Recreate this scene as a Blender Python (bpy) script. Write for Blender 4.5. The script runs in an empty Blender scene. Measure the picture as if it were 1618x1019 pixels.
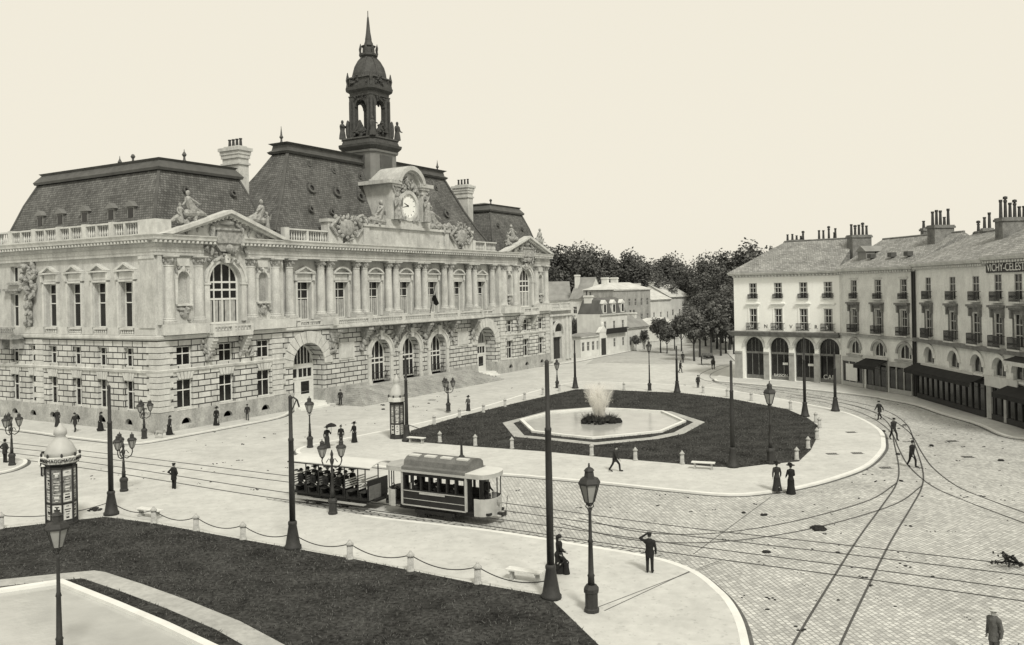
import bpy, bmesh, math, random
import numpy as np
from mathutils import Vector, Matrix
PI=math.pi; R=math.radians; sin=math.sin; cos=math.cos
scene=bpy.context.scene; col=scene.collection
# ------------------------------------------------------------------ survey of the square
FOC=1365.; CX=809.; HZ=457.; EYE=12.5; ROLL=R(1.1)
def G(px,py,z=0.0):
    """ground survey: where a point of the plan lies, metres"""
    c,s=cos(ROLL),sin(ROLL); x=(px-CX)/FOC; y=-(py-HZ)/FOC
    dx,dz=x*c+y*s,-x*s+y*c; t=(z-EYE)/dz
    return Vector((dx*t,t,z))
def mpp(p): return p[1]/FOC
# ------------------------------------------------------------------ mesh builder
class Fr:
    """frame of a wall: u along it, v outwards, z up"""
    def __init__(s,ox,oy,ux,uy):
        n=math.hypot(ux,uy); s.ox,s.oy,s.ux,s.uy=ox,oy,ux/n,uy/n
    def __call__(s,u,v,z): return (s.ox+u*s.ux+v*s.uy, s.oy+u*s.uy-v*s.ux, z)
class MB:
    def __init__(s): s.v=[];s.f=[];s.mi=[];s.m=0;s.xf=None
    def add(s,vs,fs):
        b=len(s.v)
        if s.xf is not None: vs=[tuple(s.xf@Vector(p)) for p in vs]
        s.v+=vs
        for f in fs: s.f.append([i+b for i in f]); s.mi.append(s.m)
        return s
    def box(s,x0,x1,y0,y1,z0,z1):
        return s.add([(x0,y0,z0),(x1,y0,z0),(x1,y1,z0),(x0,y1,z0),(x0,y0,z1),(x1,y0,z1),(x1,y1,z1),(x0,y1,z1)],
          [(0,3,2,1),(4,5,6,7),(0,1,5,4),(1,2,6,5),(2,3,7,6),(3,0,4,7)])
    def fbox(s,F,u0,u1,v0,v1,z0,z1):
        q=[F(u0,v1,z0),F(u1,v1,z0),F(u1,v0,z0),F(u0,v0,z0),F(u0,v1,z1),F(u1,v1,z1),F(u1,v0,z1),F(u0,v0,z1)]
        return s.add(q,[(0,3,2,1),(4,5,6,7),(0,1,5,4),(1,2,6,5),(2,3,7,6),(3,0,4,7)])
    def frus(s,b,t):
        """b,t: lists of same length of points, bottom and top loops"""
        n=len(b); return s.add(list(b)+list(t),[tuple(range(n-1,-1,-1)),tuple(range(n,2*n))]+[(i,(i+1)%n,n+(i+1)%n,n+i) for i in range(n)])
    def prism(s,pts,z0,z1): return s.frus([(p[0],p[1],z0) for p in pts],[(p[0],p[1],z1) for p in pts])
    def fprism(s,F,pts,v0,v1):
        n=len(pts); return s.add([F(u,v1,z) for u,z in pts]+[F(u,v0,z) for u,z in pts],[tuple(range(n)),tuple(range(2*n-1,n-1,-1))]+[(i,n+i,n+(i+1)%n,(i+1)%n) for i in range(n)])
    def moulding(s,F,u0,u1,prof,m0=0,m1=0):
        """prof: closed loop of (v,z); ends mitred by m0,m1"""
        n=len(prof); return s.add([F(u0-m0*v,v,z) for v,z in prof]+[F(u1+m1*v,v,z) for v,z in prof],
            [tuple(range(n)),tuple(range(2*n-1,n-1,-1))]+[(i,n+i,n+(i+1)%n,(i+1)%n) for i in range(n)])
    def lathe(s,c,prof,n=12,ph=0,close=True):
        vs=[];fs=[]
        for r,z in prof:
            for k in range(n):
                a=ph+2*PI*k/n; vs.append((c[0]+r*cos(a),c[1]+r*sin(a),c[2]+z))
        for j in range(len(prof)-1):
            for k in range(n):
                a=j*n+k;b=j*n+(k+1)%n; fs.append((a,b,b+n,a+n))
        if close: fs.append(tuple(range(n-1,-1,-1))); fs.append(tuple(range((len(prof)-1)*n,len(prof)*n)))
        return s.add(vs,fs)
    def sqlathe(s,c,prof,ch=0.0,rot=0):
        """square plan, half-widths; ch = chamfer"""
        loops=[]
        for r,z in prof:
            k=max(ch*r,1e-3); P=[(-r+k,-r),(r-k,-r),(r,-r+k),(r,r-k),(r-k,r),(-r+k,r),(-r,r-k),(-r,-r+k)]
            loops.append([(c[0]+x*cos(rot)-y*sin(rot),c[1]+x*sin(rot)+y*cos(rot),c[2]+z) for x,y in P])
        vs=[p for l in loops for p in l]; fs=[tuple(range(7,-1,-1)),tuple(range(len(vs)-8,len(vs)))]
        for j in range(len(loops)-1):
            for k in range(8):
                a=j*8+k;b=j*8+(k+1)%8; fs.append((a,b,b+8,a+8))
        return s.add(vs,fs)
    def tube(s,pts,rad,n=6,cap=True):
        pts=[Vector(p) for p in pts]; vs=[];fs=[]
        if not hasattr(rad,'__len__'): rad=[rad]*len(pts)
        for i,p in enumerate(pts):
            d=(pts[min(i+1,len(pts)-1)]-pts[max(i-1,0)]); d=d.normalized() if d.length>1e-9 else Vector((0,0,1))
            a=d.orthogonal() if i==0 else a-d*a.dot(d)
            a=a.normalized() if a.length>1e-6 else d.orthogonal().normalized(); b=d.cross(a)
            for k in range(n):
                t=2*PI*k/n; q=p+(a*cos(t)+b*sin(t))*rad[i]; vs.append(tuple(q))
        for j in range(len(pts)-1):
            for k in range(n):
                x=j*n+k;y=j*n+(k+1)%n; fs.append((x,y,y+n,x+n))
        if cap: fs.append(tuple(range(n-1,-1,-1))); fs.append(tuple(range((len(pts)-1)*n,len(pts)*n)))
        return s.add(vs,fs)
    def capsule(s,a,b,ra,rb,n=8):
        a=Vector(a);b=Vector(b);d=(b-a); L=d.length; d=d/L if L>1e-6 else Vector((0,0,1))
        return s.tube([a-d*ra*.98,a-d*ra*.75,a-d*ra*.3,a,b,b+d*rb*.3,b+d*rb*.75,b+d*rb*.98],[ra*.12,ra*.66,ra*.95,ra,rb,rb*.95,rb*.66,rb*.12],n)
    def ell(s,c,r,rot=None,n=8,m=6):
        vs=[];fs=[]; M=rot if rot is not None else Matrix.Identity(3); c=Vector(c)
        for j in range(1,m):
            t=PI*j/m
            for k in range(n):
                p=2*PI*k/n; vs.append(tuple(c+M@Vector((r[0]*sin(t)*cos(p),r[1]*sin(t)*sin(p),-r[2]*cos(t)))))
        b=len(vs); vs.append(tuple(c+M@Vector((0,0,-r[2])))); vs.append(tuple(c+M@Vector((0,0,r[2]))))
        for j in range(m-2):
            for k in range(n):
                x=j*n+k;y=j*n+(k+1)%n; fs.append((x,y,y+n,x+n))
        for k in range(n):
            fs.append((b,(k+1)%n,k)); fs.append((b+1,(m-2)*n+k,(m-2)*n+(k+1)%n))
        return s.add(vs,fs)
    def arcring(s,F,uc,zc,r0,r1,v0,v1,a0=0,a1=PI,n=14):
        O=[(uc+r1*cos(a0+(a1-a0)*i/n),zc+r1*sin(a0+(a1-a0)*i/n)) for i in range(n+1)]
        I=[(uc+r0*cos(a0+(a1-a0)*i/n),zc+r0*sin(a0+(a1-a0)*i/n)) for i in range(n+1)]
        for i in range(n): s.fprism(F,[O[i],O[i+1],I[i+1],I[i]],v0,v1)
        return s
    def wall(s,F,u0,u1,z0,z1,v,ops,depth=.5):
        """wall face at v with openings (ua,ub,za,zb,arched); reveals of the given depth"""
        us=sorted({u0,u1}|{o[0] for o in ops}|{o[1] for o in ops}); zs=sorted({z0,z1}|{o[2] for o in ops}|{o[3] for o in ops})
        for i in range(len(us)-1):
            for j in range(len(zs)-1):
                um,zm=(us[i]+us[i+1])/2,(zs[j]+zs[j+1])/2
                if um<u0 or um>u1 or zm<z0 or zm>z1: continue
                if any(o[0]<um<o[1] and o[2]<zm<o[3] for o in ops): continue
                s.add([F(us[i],v,zs[j]),F(us[i+1],v,zs[j]),F(us[i+1],v,zs[j+1]),F(us[i],v,zs[j+1])],[(0,1,2,3)])
        for o in ops:
            ua,ub,za,zb,ar=o[:5]; d=o[5] if len(o)>5 else depth
            if ar:
                r=(ub-ua)/2;uc=(ua+ub)/2;zc=zb-r;n=14
                A=[(uc+r*cos(PI*i/n),zc+r*sin(PI*i/n)) for i in range(n+1)]
                for i in range(n):
                    cu=ub if i<n/2 else ua
                    s.add([F(cu,v,zb),F(A[i][0],v,A[i][1]),F(A[i+1][0],v,A[i+1][1])],[(0,2,1)])
                    s.add([F(A[i][0],v,A[i][1]),F(A[i+1][0],v,A[i+1][1]),F(A[i+1][0],v-d,A[i+1][1]),F(A[i][0],v-d,A[i][1])],[(0,1,2,3)])
                top=zc
            else:
                top=zb
                if len(o)<7: s.add([F(ua,v,zb),F(ub,v,zb),F(ub,v-d,zb),F(ua,v-d,zb)],[(0,1,2,3)])
            s.add([F(ua,v,za),F(ua,v,top),F(ua,v-d,top),F(ua,v-d,za)],[(0,1,2,3)])
            s.add([F(ub,v,za),F(ub,v-d,za),F(ub,v-d,top),F(ub,v,top)],[(0,1,2,3)])
            if len(o)<7: s.add([F(ua,v,za),F(ua,v-d,za),F(ub,v-d,za),F(ub,v,za)],[(0,1,2,3)])
        return s
    def split(s):
        """the far-apart pieces of the mesh, as lists of face numbers"""
        n=len(s.v); par=list(range(n))
        def fd(i):
            while par[i]!=i: par[i]=par[par[i]]; i=par[i]
            return i
        for f in s.f:
            a=fd(f[0])
            for i in f[1:]:
                b=fd(i)
                if a!=b: par[b]=a
        root=np.array([fd(i) for i in range(n)]); used=np.unique(np.array([root[f[0]] for f in s.f])); k=len(used)
        if k<2 or k>2500: return None
        idx={r:i for i,r in enumerate(used)}; P=np.array(s.v,float); lo=np.full((k,3),1e9); hi=-lo
        ok=np.array([r in idx for r in root]); isl=np.array([idx.get(r,0) for r in root])
        np.minimum.at(lo,isl[ok],P[ok]); np.maximum.at(hi,isl[ok],P[ok]); sz=(hi-lo).max(1); grp=-np.ones(k,int); g=0
        for i in range(k):
            if grp[i]>=0: continue
            st=[i]; grp[i]=g
            while st:
                j=st.pop(); gap=np.maximum(0,np.maximum(lo-hi[j],lo[j]-hi)); near=(np.sqrt((gap**2).sum(1))<=np.maximum(.02,.5*np.maximum(sz,sz[j])))&(grp<0)
                for q in np.nonzero(near)[0]: grp[q]=g; st.append(q)
            g+=1
        if g<2: return None
        out=[[] for _ in range(g)]
        for fi,f in enumerate(s.f): out[grp[idx[root[f[0]]]]].append(fi)
        return sorted(out,key=lambda q:-len(q))
    def build(s,name,mats,parent=None,smooth=False,label=None):
        if parent is not None and s.f:
            pc=s.split()
            if pc:
                first=None
                for fl in pc:
                    ids=sorted({i for fi in fl for i in s.f[fi]}); mp={a:b for b,a in enumerate(ids)}; q=MB(); q.v=[s.v[i] for i in ids]; q.f=[[mp[i] for i in s.f[fi]] for fi in fl]; q.mi=[s.mi[fi] for fi in fl]
                    o=q.build1(name,mats,parent,smooth,label); first=first or o
                return first
        return s.build1(name,mats,parent,smooth,label)
    def build1(s,name,mats,parent=None,smooth=False,label=None):
        if not isinstance(mats,(list,tuple)): mats=[mats]
        me=bpy.data.meshes.new(name); me.from_pydata(s.v,[],s.f)
        for m in mats: me.materials.append(m)
        if any(s.mi): me.polygons.foreach_set('material_index',s.mi)
        if smooth: me.polygons.foreach_set('use_smooth',[True]*len(s.f))
        bm=bmesh.new(); bm.from_mesh(me); bmesh.ops.recalc_face_normals(bm,faces=bm.faces); bm.to_mesh(me); bm.free()
        return link(name,me,parent,label)
def link(name,me,parent=None,label=None):
    o=bpy.data.objects.new(name,me); col.objects.link(o)
    if parent is not None: o.parent=parent
    if label: o['label']=label
    return o
def tag(o,label,cat,group=None):
    o['label']=label; o['category']=cat
    if group: o['group']=group
    return o
def empty(name,loc,rz,label,cat,group=None):
    o=bpy.data.objects.new(name,None); col.objects.link(o); o.location=loc; o.rotation_euler=(0,0,rz); o.empty_display_size=.3
    return tag(o,label,cat,group)
def struct(name,mb,mats,**k):
    o=mb.build(name,mats,**k); o['kind']='structure'; return o
def copytree(o,parent=None):
    c=o.copy(); col.objects.link(c); c.parent=parent
    for ch in list(o.children): copytree(ch,c)
    return c
def ptext(parent,name,body,size,mat_,F,u,v,z,ext=.02,align='CENTER'):
    """raised lettering as real mesh on a wall frame"""
    cu=bpy.data.curves.new(name,'FONT'); cu.body=body; cu.size=size; cu.align_x=align; cu.align_y='CENTER'; cu.extrude=ext
    t=bpy.data.objects.new(name,cu); col.objects.link(t)
    dg=bpy.context.evaluated_depsgraph_get(); me=bpy.data.meshes.new_from_object(t.evaluated_get(dg)); bpy.data.objects.remove(t)
    a=Vector(F(1,0,0))-Vector(F(0,0,0)); n=Vector(F(0,1,0))-Vector(F(0,0,0)); p=Vector(F(u,v,z))
    M=Matrix(((a.x,0,n.x,p.x),(a.y,0,n.y,p.y),(0,1,0,p.z),(0,0,0,1))); me.transform(M)
    me.materials.clear(); me.materials.append(mat_)
    return link(name,me,parent)
# ------------------------------------------------------------------ materials
MT={}
def mat(name,v,var=.15,scale=4.,rough=.85,bump=0.,spec=.25,kind=None,p=None,tint=(.985,1,.965),stain=0.,fine=0.,metal=0.,speck=0.):
    m=bpy.data.materials.new(name); m.use_nodes=True; nt=m.node_tree; N=nt.nodes; L=nt.links
    b=N['Principled BSDF']; b.inputs['Roughness'].default_value=rough; b.inputs['Specular IOR Level'].default_value=spec; b.inputs['Metallic'].default_value=metal
    tc=N.new('ShaderNodeTexCoord'); src=tc.outputs['Object']
    def noise(sc,det=5,vec=src,ro=.6):
        n=N.new('ShaderNodeTexNoise'); n.inputs['Scale'].default_value=sc; n.inputs['Detail'].default_value=det; n.inputs['Roughness'].default_value=ro; L.new(vec,n.inputs['Vector']); return n.outputs['Fac']
    def math_(op,a,b_,clamp=False):
        n=N.new('ShaderNodeMath'); n.operation=op; n.use_clamp=clamp
        for i,x in enumerate((a,b_)):
            if isinstance(x,(int,float)): n.inputs[i].default_value=x
            else: L.new(x,n.inputs[i])
        return n.outputs[0]
    def mrange(x,a,b_,c,d):
        n=N.new('ShaderNodeMapRange'); L.new(x,n.inputs[0])
        for i,q in enumerate((a,b_,c,d)): n.inputs[i+1].default_value=q
        return n.outputs[0]
    val=mrange(noise(scale),.28,.72,v*(1-var),v*(1+var)); hgt=noise(scale*6,3)
    if fine: val=math_('MULTIPLY',val,mrange(noise(scale*9,3),.3,.7,1-fine,1+fine))
    if speck:
        val=math_('MULTIPLY',val,mrange(noise(4.5,3),.60,.70,1,1-speck)); val=math_('MULTIPLY',val,mrange(noise(.35,6,src,.75),.45,.66,1,1-speck*.45))
    if stain:
        mp=N.new('ShaderNodeMapping'); mp.inputs['Scale'].default_value=(.7,.7,.22); L.new(src,mp.inputs[0])
        val=math_('MULTIPLY',val,mrange(noise(.9,8,mp.outputs[0],.78),.36,.60,1-stain,1.0))
    if kind in('brick','cobble','tile'):
        sx=N.new('ShaderNodeSeparateXYZ'); L.new(src,sx.inputs[0]); cb=N.new('ShaderNodeCombineXYZ')
        if kind=='brick': L.new(math_('ADD',sx.outputs[0],sx.outputs[1]),cb.inputs[0]); L.new(sx.outputs[2],cb.inputs[1])
        else: L.new(sx.outputs[0],cb.inputs[0]); L.new(sx.outputs[1],cb.inputs[1])
        vec=cb.outputs[0]
        if kind=='tile': L.new(math_('ADD',sx.outputs[0],sx.outputs[1]),cb.inputs[0]); L.new(sx.outputs[2],cb.inputs[1])
        if kind=='cobble':
            mp=N.new('ShaderNodeMapping'); mp.inputs['Rotation'].default_value=(0,0,p.get('rot',0)); L.new(vec,mp.inputs[0]); vec=mp.outputs[0]
            nz=N.new('ShaderNodeTexNoise'); nz.inputs['Scale'].default_value=.35; L.new(vec,nz.inputs['Vector'])
            ma=N.new('ShaderNodeVectorMath'); ma.operation='MULTIPLY_ADD'; L.new(nz.outputs['Color'],ma.inputs[0]); ma.inputs[1].default_value=(.22,.16,0); L.new(vec,ma.inputs[2]); vec=ma.outputs[0]
        flatv=val; bt=N.new('ShaderNodeTexBrick'); L.new(vec,bt.inputs['Vector'])
        bt.inputs['Scale'].default_value=1; bt.inputs['Brick Width'].default_value=p['w']; bt.inputs['Row Height'].default_value=p['h']; bt.inputs['Mortar Size'].default_value=p['m']; bt.inputs['Mortar Smooth'].default_value=.15
        bt.inputs['Color1'].default_value=(1-p.get('bv',.12),)*3+(1,); bt.inputs['Color2'].default_value=(1+p.get('bv',.12),)*3+(1,); bt.inputs['Mortar'].default_value=(p['md'],)*3+(1,)
        bw=N.new('ShaderNodeRGBToBW'); L.new(bt.outputs['Color'],bw.inputs[0]); val=math_('MULTIPLY',val,bw.outputs[0])
        if p.get('fade'):   # the paving runs out into plain sanded ground towards the tram stop
            fx=mrange(math_('ADD',sx.outputs[0],mrange(noise(.5,5),.3,.7,-3,3)),-9,1.5,0,1); mq=N.new('ShaderNodeMix'); L.new(fx,mq.inputs[0]); L.new(math_('MULTIPLY',flatv,1.16),mq.inputs[2]); L.new(val,mq.inputs[3]); val=mq.outputs[0]
        hgt=math_('ADD',math_('MULTIPLY',hgt,.3),math_('SUBTRACT',1,bt.outputs['Fac']))
    cm=N.new('ShaderNodeVectorMath'); cm.operation='SCALE'; cm.inputs[0].default_value=tint; L.new(val,cm.inputs['Scale']); L.new(cm.outputs[0],b.inputs['Base Color'])
    if bump:
        bp=N.new('ShaderNodeBump'); bp.inputs['Strength'].default_value=min(1,bump); bp.inputs['Distance'].default_value=.04; L.new(hgt,bp.inputs['Height']); L.new(bp.outputs[0],b.inputs['Normal'])
    MT[name]=m; return m
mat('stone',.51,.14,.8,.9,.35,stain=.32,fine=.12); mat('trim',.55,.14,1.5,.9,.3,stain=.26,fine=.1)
mat('carved',.30,.45,3.,.95,1.,fine=.3); mat('rustic',.53,.08,.6,.9,.7,kind='brick',p=dict(w=1.45,h=.56,m=.055,md=.08,bv=.14),stain=.28,fine=.1)
mat('plinth',.40,.2,.7,.95,.3,stain=.35,fine=.2); mat('slate',.15,.18,.5,.7,.5,kind='tile',p=dict(w=.32,h=.24,m=.03,md=.45,bv=.28),stain=.4)
mat('lead',.085,.25,1.,.6,.3); mat('zinc',.17,.15,1.,.5,.1); mat('spire',.06,.3,2.,.7,.5,fine=.3)
mat('glass',.012,.3,.6,.12,0,.45); mat('paint',.62,.08,3,.6); mat('paint2',.40,.1,3,.6); mat('curtain',.34,.3,2.,.95); mat('darkwood',.035,.2,4,.6)
mat('clockface',.78,.03,3,.5); mat('black',.012,.2,5,.6); mat('iron',.022,.25,6,.55,.2,.4); mat('castiron',.028,.25,8,.6,.4,.4)
mat('bright',.86,.03,.5,.9,.1,stain=.06,fine=.03); mat('render_',.68,.12,.6,.9,.25,stain=.2,fine=.1); mat('hood',.17,.4,3.,.95,.6,fine=.3); mat('render2',.36,.18,.5,.9,.3,stain=.35,fine=.15)
mat('roof',.27,.25,.6,.85,.6,kind='tile',p=dict(w=.3,h=.18,m=.025,md=.6,bv=.25),fine=.25); mat('roofpale',.5,.2,.6,.8,.3); mat('chimney',.17,.4,1.2,.9,.5,fine=.3); mat('pot',.05,.3,4,.8)
mat('awning',.022,.25,1.5,.9,.2); mat('awningpale',.5,.12,2,.9); mat('shopwood',.16,.35,2,.6); mat('shopgrey',.33,.2,2,.8,.2)
mat('sand',.48,.09,.12,.95,.25,fine=.10,speck=.26); mat('pave',.50,.07,.2,.95,.2,fine=.08,speck=.22); mat('kerb',.66,.1,1.,.85,.2); mat('kerbdark',.10,.3,2,.9,.2)
mat('cobble',.46,.16,.25,.85,.6,kind='cobble',p=dict(w=.24,h=.21,m=.026,md=.60,bv=.22,rot=R(82),fade=True),fine=.15,speck=.2); mat('sett',.34,.2,.3,.85,1,kind='cobble',p=dict(w=.62,h=.36,m=.05,md=.28,bv=.2,rot=R(-32)),fine=.1)
mat('rail',.035,.3,3,.45,0,.5); mat('lawn',.040,.55,.6,1.,1,.05,fine=.6); mat('blade',.085,.7,5,.9,0,.1); mat('path',.36,.15,.4,.95,.2,fine=.15); mat('soil',.03,.3,2,1,.6)
mat('water',.42,.12,.5,.12,.25,.5); mat('foam',.82,.04,4,.9); mat('leaf',.09,.6,6,.8,0,.12); mat('leaf2',.12,.6,6,.8,0,.12); mat('bark',.045,.4,5,.95,.6)
mat('cloth',.016,.3,9,.9,.2); mat('cloth2',.03,.3,9,.9,.2); mat('cloth3',.09,.3,9,.9,.2); mat('white',.62,.1,9,.9); mat('skin',.34,.08,6,.6); mat('hair',.02,.3,20,.6); mat('straw',.5,.2,30,.9)
mat('tramdark',.015,.35,2,.55,.05,.3,fine=.3); mat('tramcream',.36,.2,1.5,.5,.05,.4); mat('tramroof',.13,.25,2,.8,.3,fine=.2); mat('canvas',.56,.08,1.,.9,.2); mat('bench',.62,.1,5,.8)
mat('poster',.20,.9,7,.8,0); mat('posterpale',.60,.25,6,.8,0); mat('bollard',.36,.3,4,.9,.5,fine=.3); mat('debris',.02,.4,6,.9,.5); mat('horse',.04,.3,5,.8); mat('farwall',.62,.15,.5,.9,.1,stain=.14); mat('farroof',.22,.25,.5,.8,.2); mat('farslate',.10,.3,.5,.8,.2)
# ------------------------------------------------------------------ camera
cam=bpy.data.cameras.new('camera'); co=bpy.data.objects.new('camera',cam); col.objects.link(co)
cam.sensor_width=36; cam.lens=FOC/1618*36; cam.shift_y=-(509.5-HZ)/1618; cam.clip_end=6000; cam.clip_start=.5
c_,s_=cos(ROLL),sin(ROLL)
co.matrix_world=Matrix(((c_,s_,0,0),(0,0,-1,0),(-s_,c_,0,EYE),(0,0,0,1)))
scene.camera=co
# ------------------------------------------------------------------ light
SUN=Vector((.34,-.94,0)).normalized(); EL=R(48)
w=bpy.data.worlds.new('World'); scene.world=w; w.use_nodes=True; nt=w.node_tree; bg=nt.nodes['Background']
sk=nt.nodes.new('ShaderNodeTexSky'); sk.sky_type='NISHITA'; sk.sun_disc=False; sk.sun_elevation=EL; sk.sun_rotation=math.atan2(SUN.x,SUN.y); sk.air_density=1; sk.dust_density=4
bw=nt.nodes.new('ShaderNodeRGBToBW'); nt.links.new(sk.outputs[0],bw.inputs[0])
vm=nt.nodes.new('ShaderNodeVectorMath'); vm.operation='SCALE'; vm.inputs[0].default_value=(1,.94,.80); nt.links.new(bw.outputs[0],vm.inputs['Scale'])
mx=nt.nodes.new('ShaderNodeMix'); mx.data_type='RGBA'; mx.inputs[0].default_value=.95
nt.links.new(vm.outputs[0],mx.inputs[6]); mx.inputs[7].default_value=(4.66,4.40,3.74,1)      # bright even overcast
nt.links.new(mx.outputs[2],bg.inputs['Color']); bg.inputs['Strength'].default_value=.1
sl=bpy.data.lights.new('sun','SUN'); sl.energy=1.5; sl.angle=R(10); sl.color=(1,.955,.86); so=bpy.data.objects.new('sun',sl); col.objects.link(so)
d=Vector((SUN.x*cos(EL),SUN.y*cos(EL),sin(EL))); so.rotation_euler=d.to_track_quat('Z','Y').to_euler(); so.location=(40,-40,60)
vs=scene.view_settings; vs.view_transform='Standard'; vs.look='None'; vs.exposure=.95; vs.gamma=1
scene.cycles.max_bounces=6; scene.cycles.volume_bounces=4; scene.cycles.volume_step_rate=2; scene.cycles.volume_max_steps=96; scene.cycles.diffuse_bounces=3; scene.cycles.glossy_bounces=3; scene.cycles.transparent_max_bounces=12; scene.cycles.use_denoising=True
rnd=random.Random(7)
# ------------------------------------------------------------------ town hall
O=G(252,687); UX,UY=0.51318,0.85828
TH=empty('town_hall',(O.x,O.y,0),math.atan2(UY,UX),'pale stone town hall with mansard roofs, clock and bell tower','town hall')
F=Fr(0,0,1,0); S=Fr(0,0,0,-1)          # square front; side street front (u = -distance from the corner)
LT=74.0; C=36.9
def bars(mb,Fm,u0,u1,z0,z1,v,nu,zs,t=.07,arch=False,d=.08,side=.10):
    """casement: outer frame, vertical and horizontal glazing bars"""
    r=(u1-u0)/2; top=z1-r if arch else z1
    mb.fbox(Fm,u0,u0+side,v,v+d,z0,top); mb.fbox(Fm,u1-side,u1,v,v+d,z0,top); mb.fbox(Fm,u0+side,u1-side,v,v+d,z0,z0+side)
    if arch: mb.arcring(Fm,(u0+u1)/2,top,r-side,r,v,v+d)
    else: mb.fbox(Fm,u0+side,u1-side,v,v+d,z1-side,z1)
    for k in range(1,nu):
        u=u0+(u1-u0)*k/nu; h=top+(math.sqrt(max(0,r*r-(u-(u0+u1)/2)**2))-side*.5 if arch else -side)
        mb.fbox(Fm,u-t/2,u+t/2,v,v+d*.8,z0+side,h)
    for z in zs: mb.fbox(Fm,u0+side,u1-side,v,v+d*.9,z-t*.7,z+t*.7)
def window(par,Fm,u0,u1,z0,z1,v,nu=2,zs=(),arch=False,curt=0,fr='paint',name='window',t=.07,side=.10):
    m=MB(); bars(m,Fm,u0,u1,z0,z1,v,nu,zs,t,arch,side=side); o=m.build(name,MT[fr],par)
    g=MB(); r=(u1-u0)/2
    if arch:
        pts=[(u0,z0),(u1,z0)]+[((u0+u1)/2+r*cos(PI*i/12),z1-r+r*sin(PI*i/12)) for i in range(13)]; g.fprism(Fm,pts,v-.03,v+.005)
    else: g.fbox(Fm,u0,u1,v-.03,v+.005,z0,z1)
    g.build('pane',MT['glass'],o)
    if curt:
        c=MB(); k=5
        for i in range(k):
            a=u0+side+(u1-u0-2*side)*i/k; b=u0+side+(u1-u0-2*side)*(i+.82)/k; c.fbox(Fm,a,b,v+.006,v+.02,z0+side,z0+(z1-z0)*curt)
        c.build('curtain',MT['curtain'],o)
    return o
def balus(mb,Fm,u0,u1,v0,v1,z0,z1,step=.34,solid=False):
    vc=(v0+v1)/2
    mb.fbox(Fm,u0,u1,v0,v1,z0,z0+.14); mb.fbox(Fm,u0,u1,v0-.04,v1+.04,z1-.16,z1)
    if solid: mb.fbox(Fm,u0,u1,v0+.05,v1-.05,z0+.14,z1-.16); return
    n=max(2,int((u1-u0)/step))
    for i in range(n):
        u=u0+(u1-u0)*(i+.5)/n; p=Fm(u,vc,0); h=z1-z0-.30
        mb.lathe((p[0],p[1],z0+.14),[(.06,0),(.11,h*.3),(.05,h*.6),(.05,h*.8),(.08,h)],6,close=False)
def column(par,u,v,z0,z1,r=.5,name='column'):
    m=MB(); p=F(u,v,0); h=z1-z0
    m.box(p[0]-r*1.35,p[0]+r*1.35,p[1]-r*1.35,p[1]+r*1.35,z0,z0+.22)
    m.lathe((p[0],p[1],z0+.22),[(r*1.28,0),(r*1.3,.1),(r*1.1,.2),(r*1.15,.28),(r,.36),(r*1.0,h*.35),(r*.86,h-1.25),(r*.98,h-1.2),(r*.86,h-1.12)],16,close=False)
    m.m=1
    m.lathe((p[0],p[1],z1-.92),[(r*.86,0),(r*1.0,.25),(r*.95,.3),(r*1.15,.5),(r*1.05,.55),(r*1.4,.78)],8,PI/8,close=False)
    for k in range(8):
        a=PI/4*k; m.ell((p[0]+r*1.05*cos(a),p[1]+r*1.05*sin(a),z1-.45),(.13,.13,.2),n=5,m=4)
    m.m=0; m.box(p[0]-r*1.35,p[0]+r*1.35,p[1]-r*1.35,p[1]+r*1.35,z1-.14,z1)
    return m.build(name,[MT['stone'],MT['carved']],par)
def figure(mb,c,h,rg,lean=0.,recl=0):
    """small carved stone figure: robe, torso, head, arms"""
    c=Vector(c); s=h/1.9
    if recl:
        a=Vector((recl,0,0)); B=c+Vector((0,0,.25*s))
        mb.capsule(B+a*1.3*s,B+a*.2*s+Vector((0,0,.35*s)),.16*s,.3*s); mb.capsule(B+a*.1*s+Vector((0,0,.2*s)),B-a*.3*s+Vector((0,0,1.0*s)),.34*s,.30*s)
        mb.ell(B-a*.32*s+Vector((0,0,1.5*s)),(.17*s,.17*s,.22*s)); mb.capsule(B-a*.3*s+Vector((0,-.2*s,1.1*s)),B+a*.5*s+Vector((0,-.35*s,.7*s)),.1*s,.07*s)
        mb.capsule(B-a*.3*s+Vector((0,0,1.1*s)),B-a*.85*s+Vector((0,0,.6*s)),.1*s,.07*s); mb.capsule(B-a*.5*s,B+a*.9*s+Vector((0,-.1*s,.05*s)),.3*s,.22*s)
        return
    mb.lathe(c,[(.34*s,0),(.30*s,.4*s),(.22*s,.85*s),(.26*s,1.1*s),(.28*s,1.3*s),(.12*s,1.5*s)],8)
    mb.ell(c+Vector((0,0,1.68*s)),(.14*s,.14*s,.2*s))
    for q in(-1,1):
        e=c+Vector((q*.36*s,-.1*s,(1.0+rg.uniform(-.1,.4))*s)); mb.capsule(c+Vector((q*.25*s,0,1.35*s)),e,.09*s,.07*s,6); mb.capsule(e,c+Vector((q*rg.uniform(.05,.5)*s,-.25*s,rg.uniform(.7,1.7)*s)),.07*s,.05*s,6)
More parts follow.
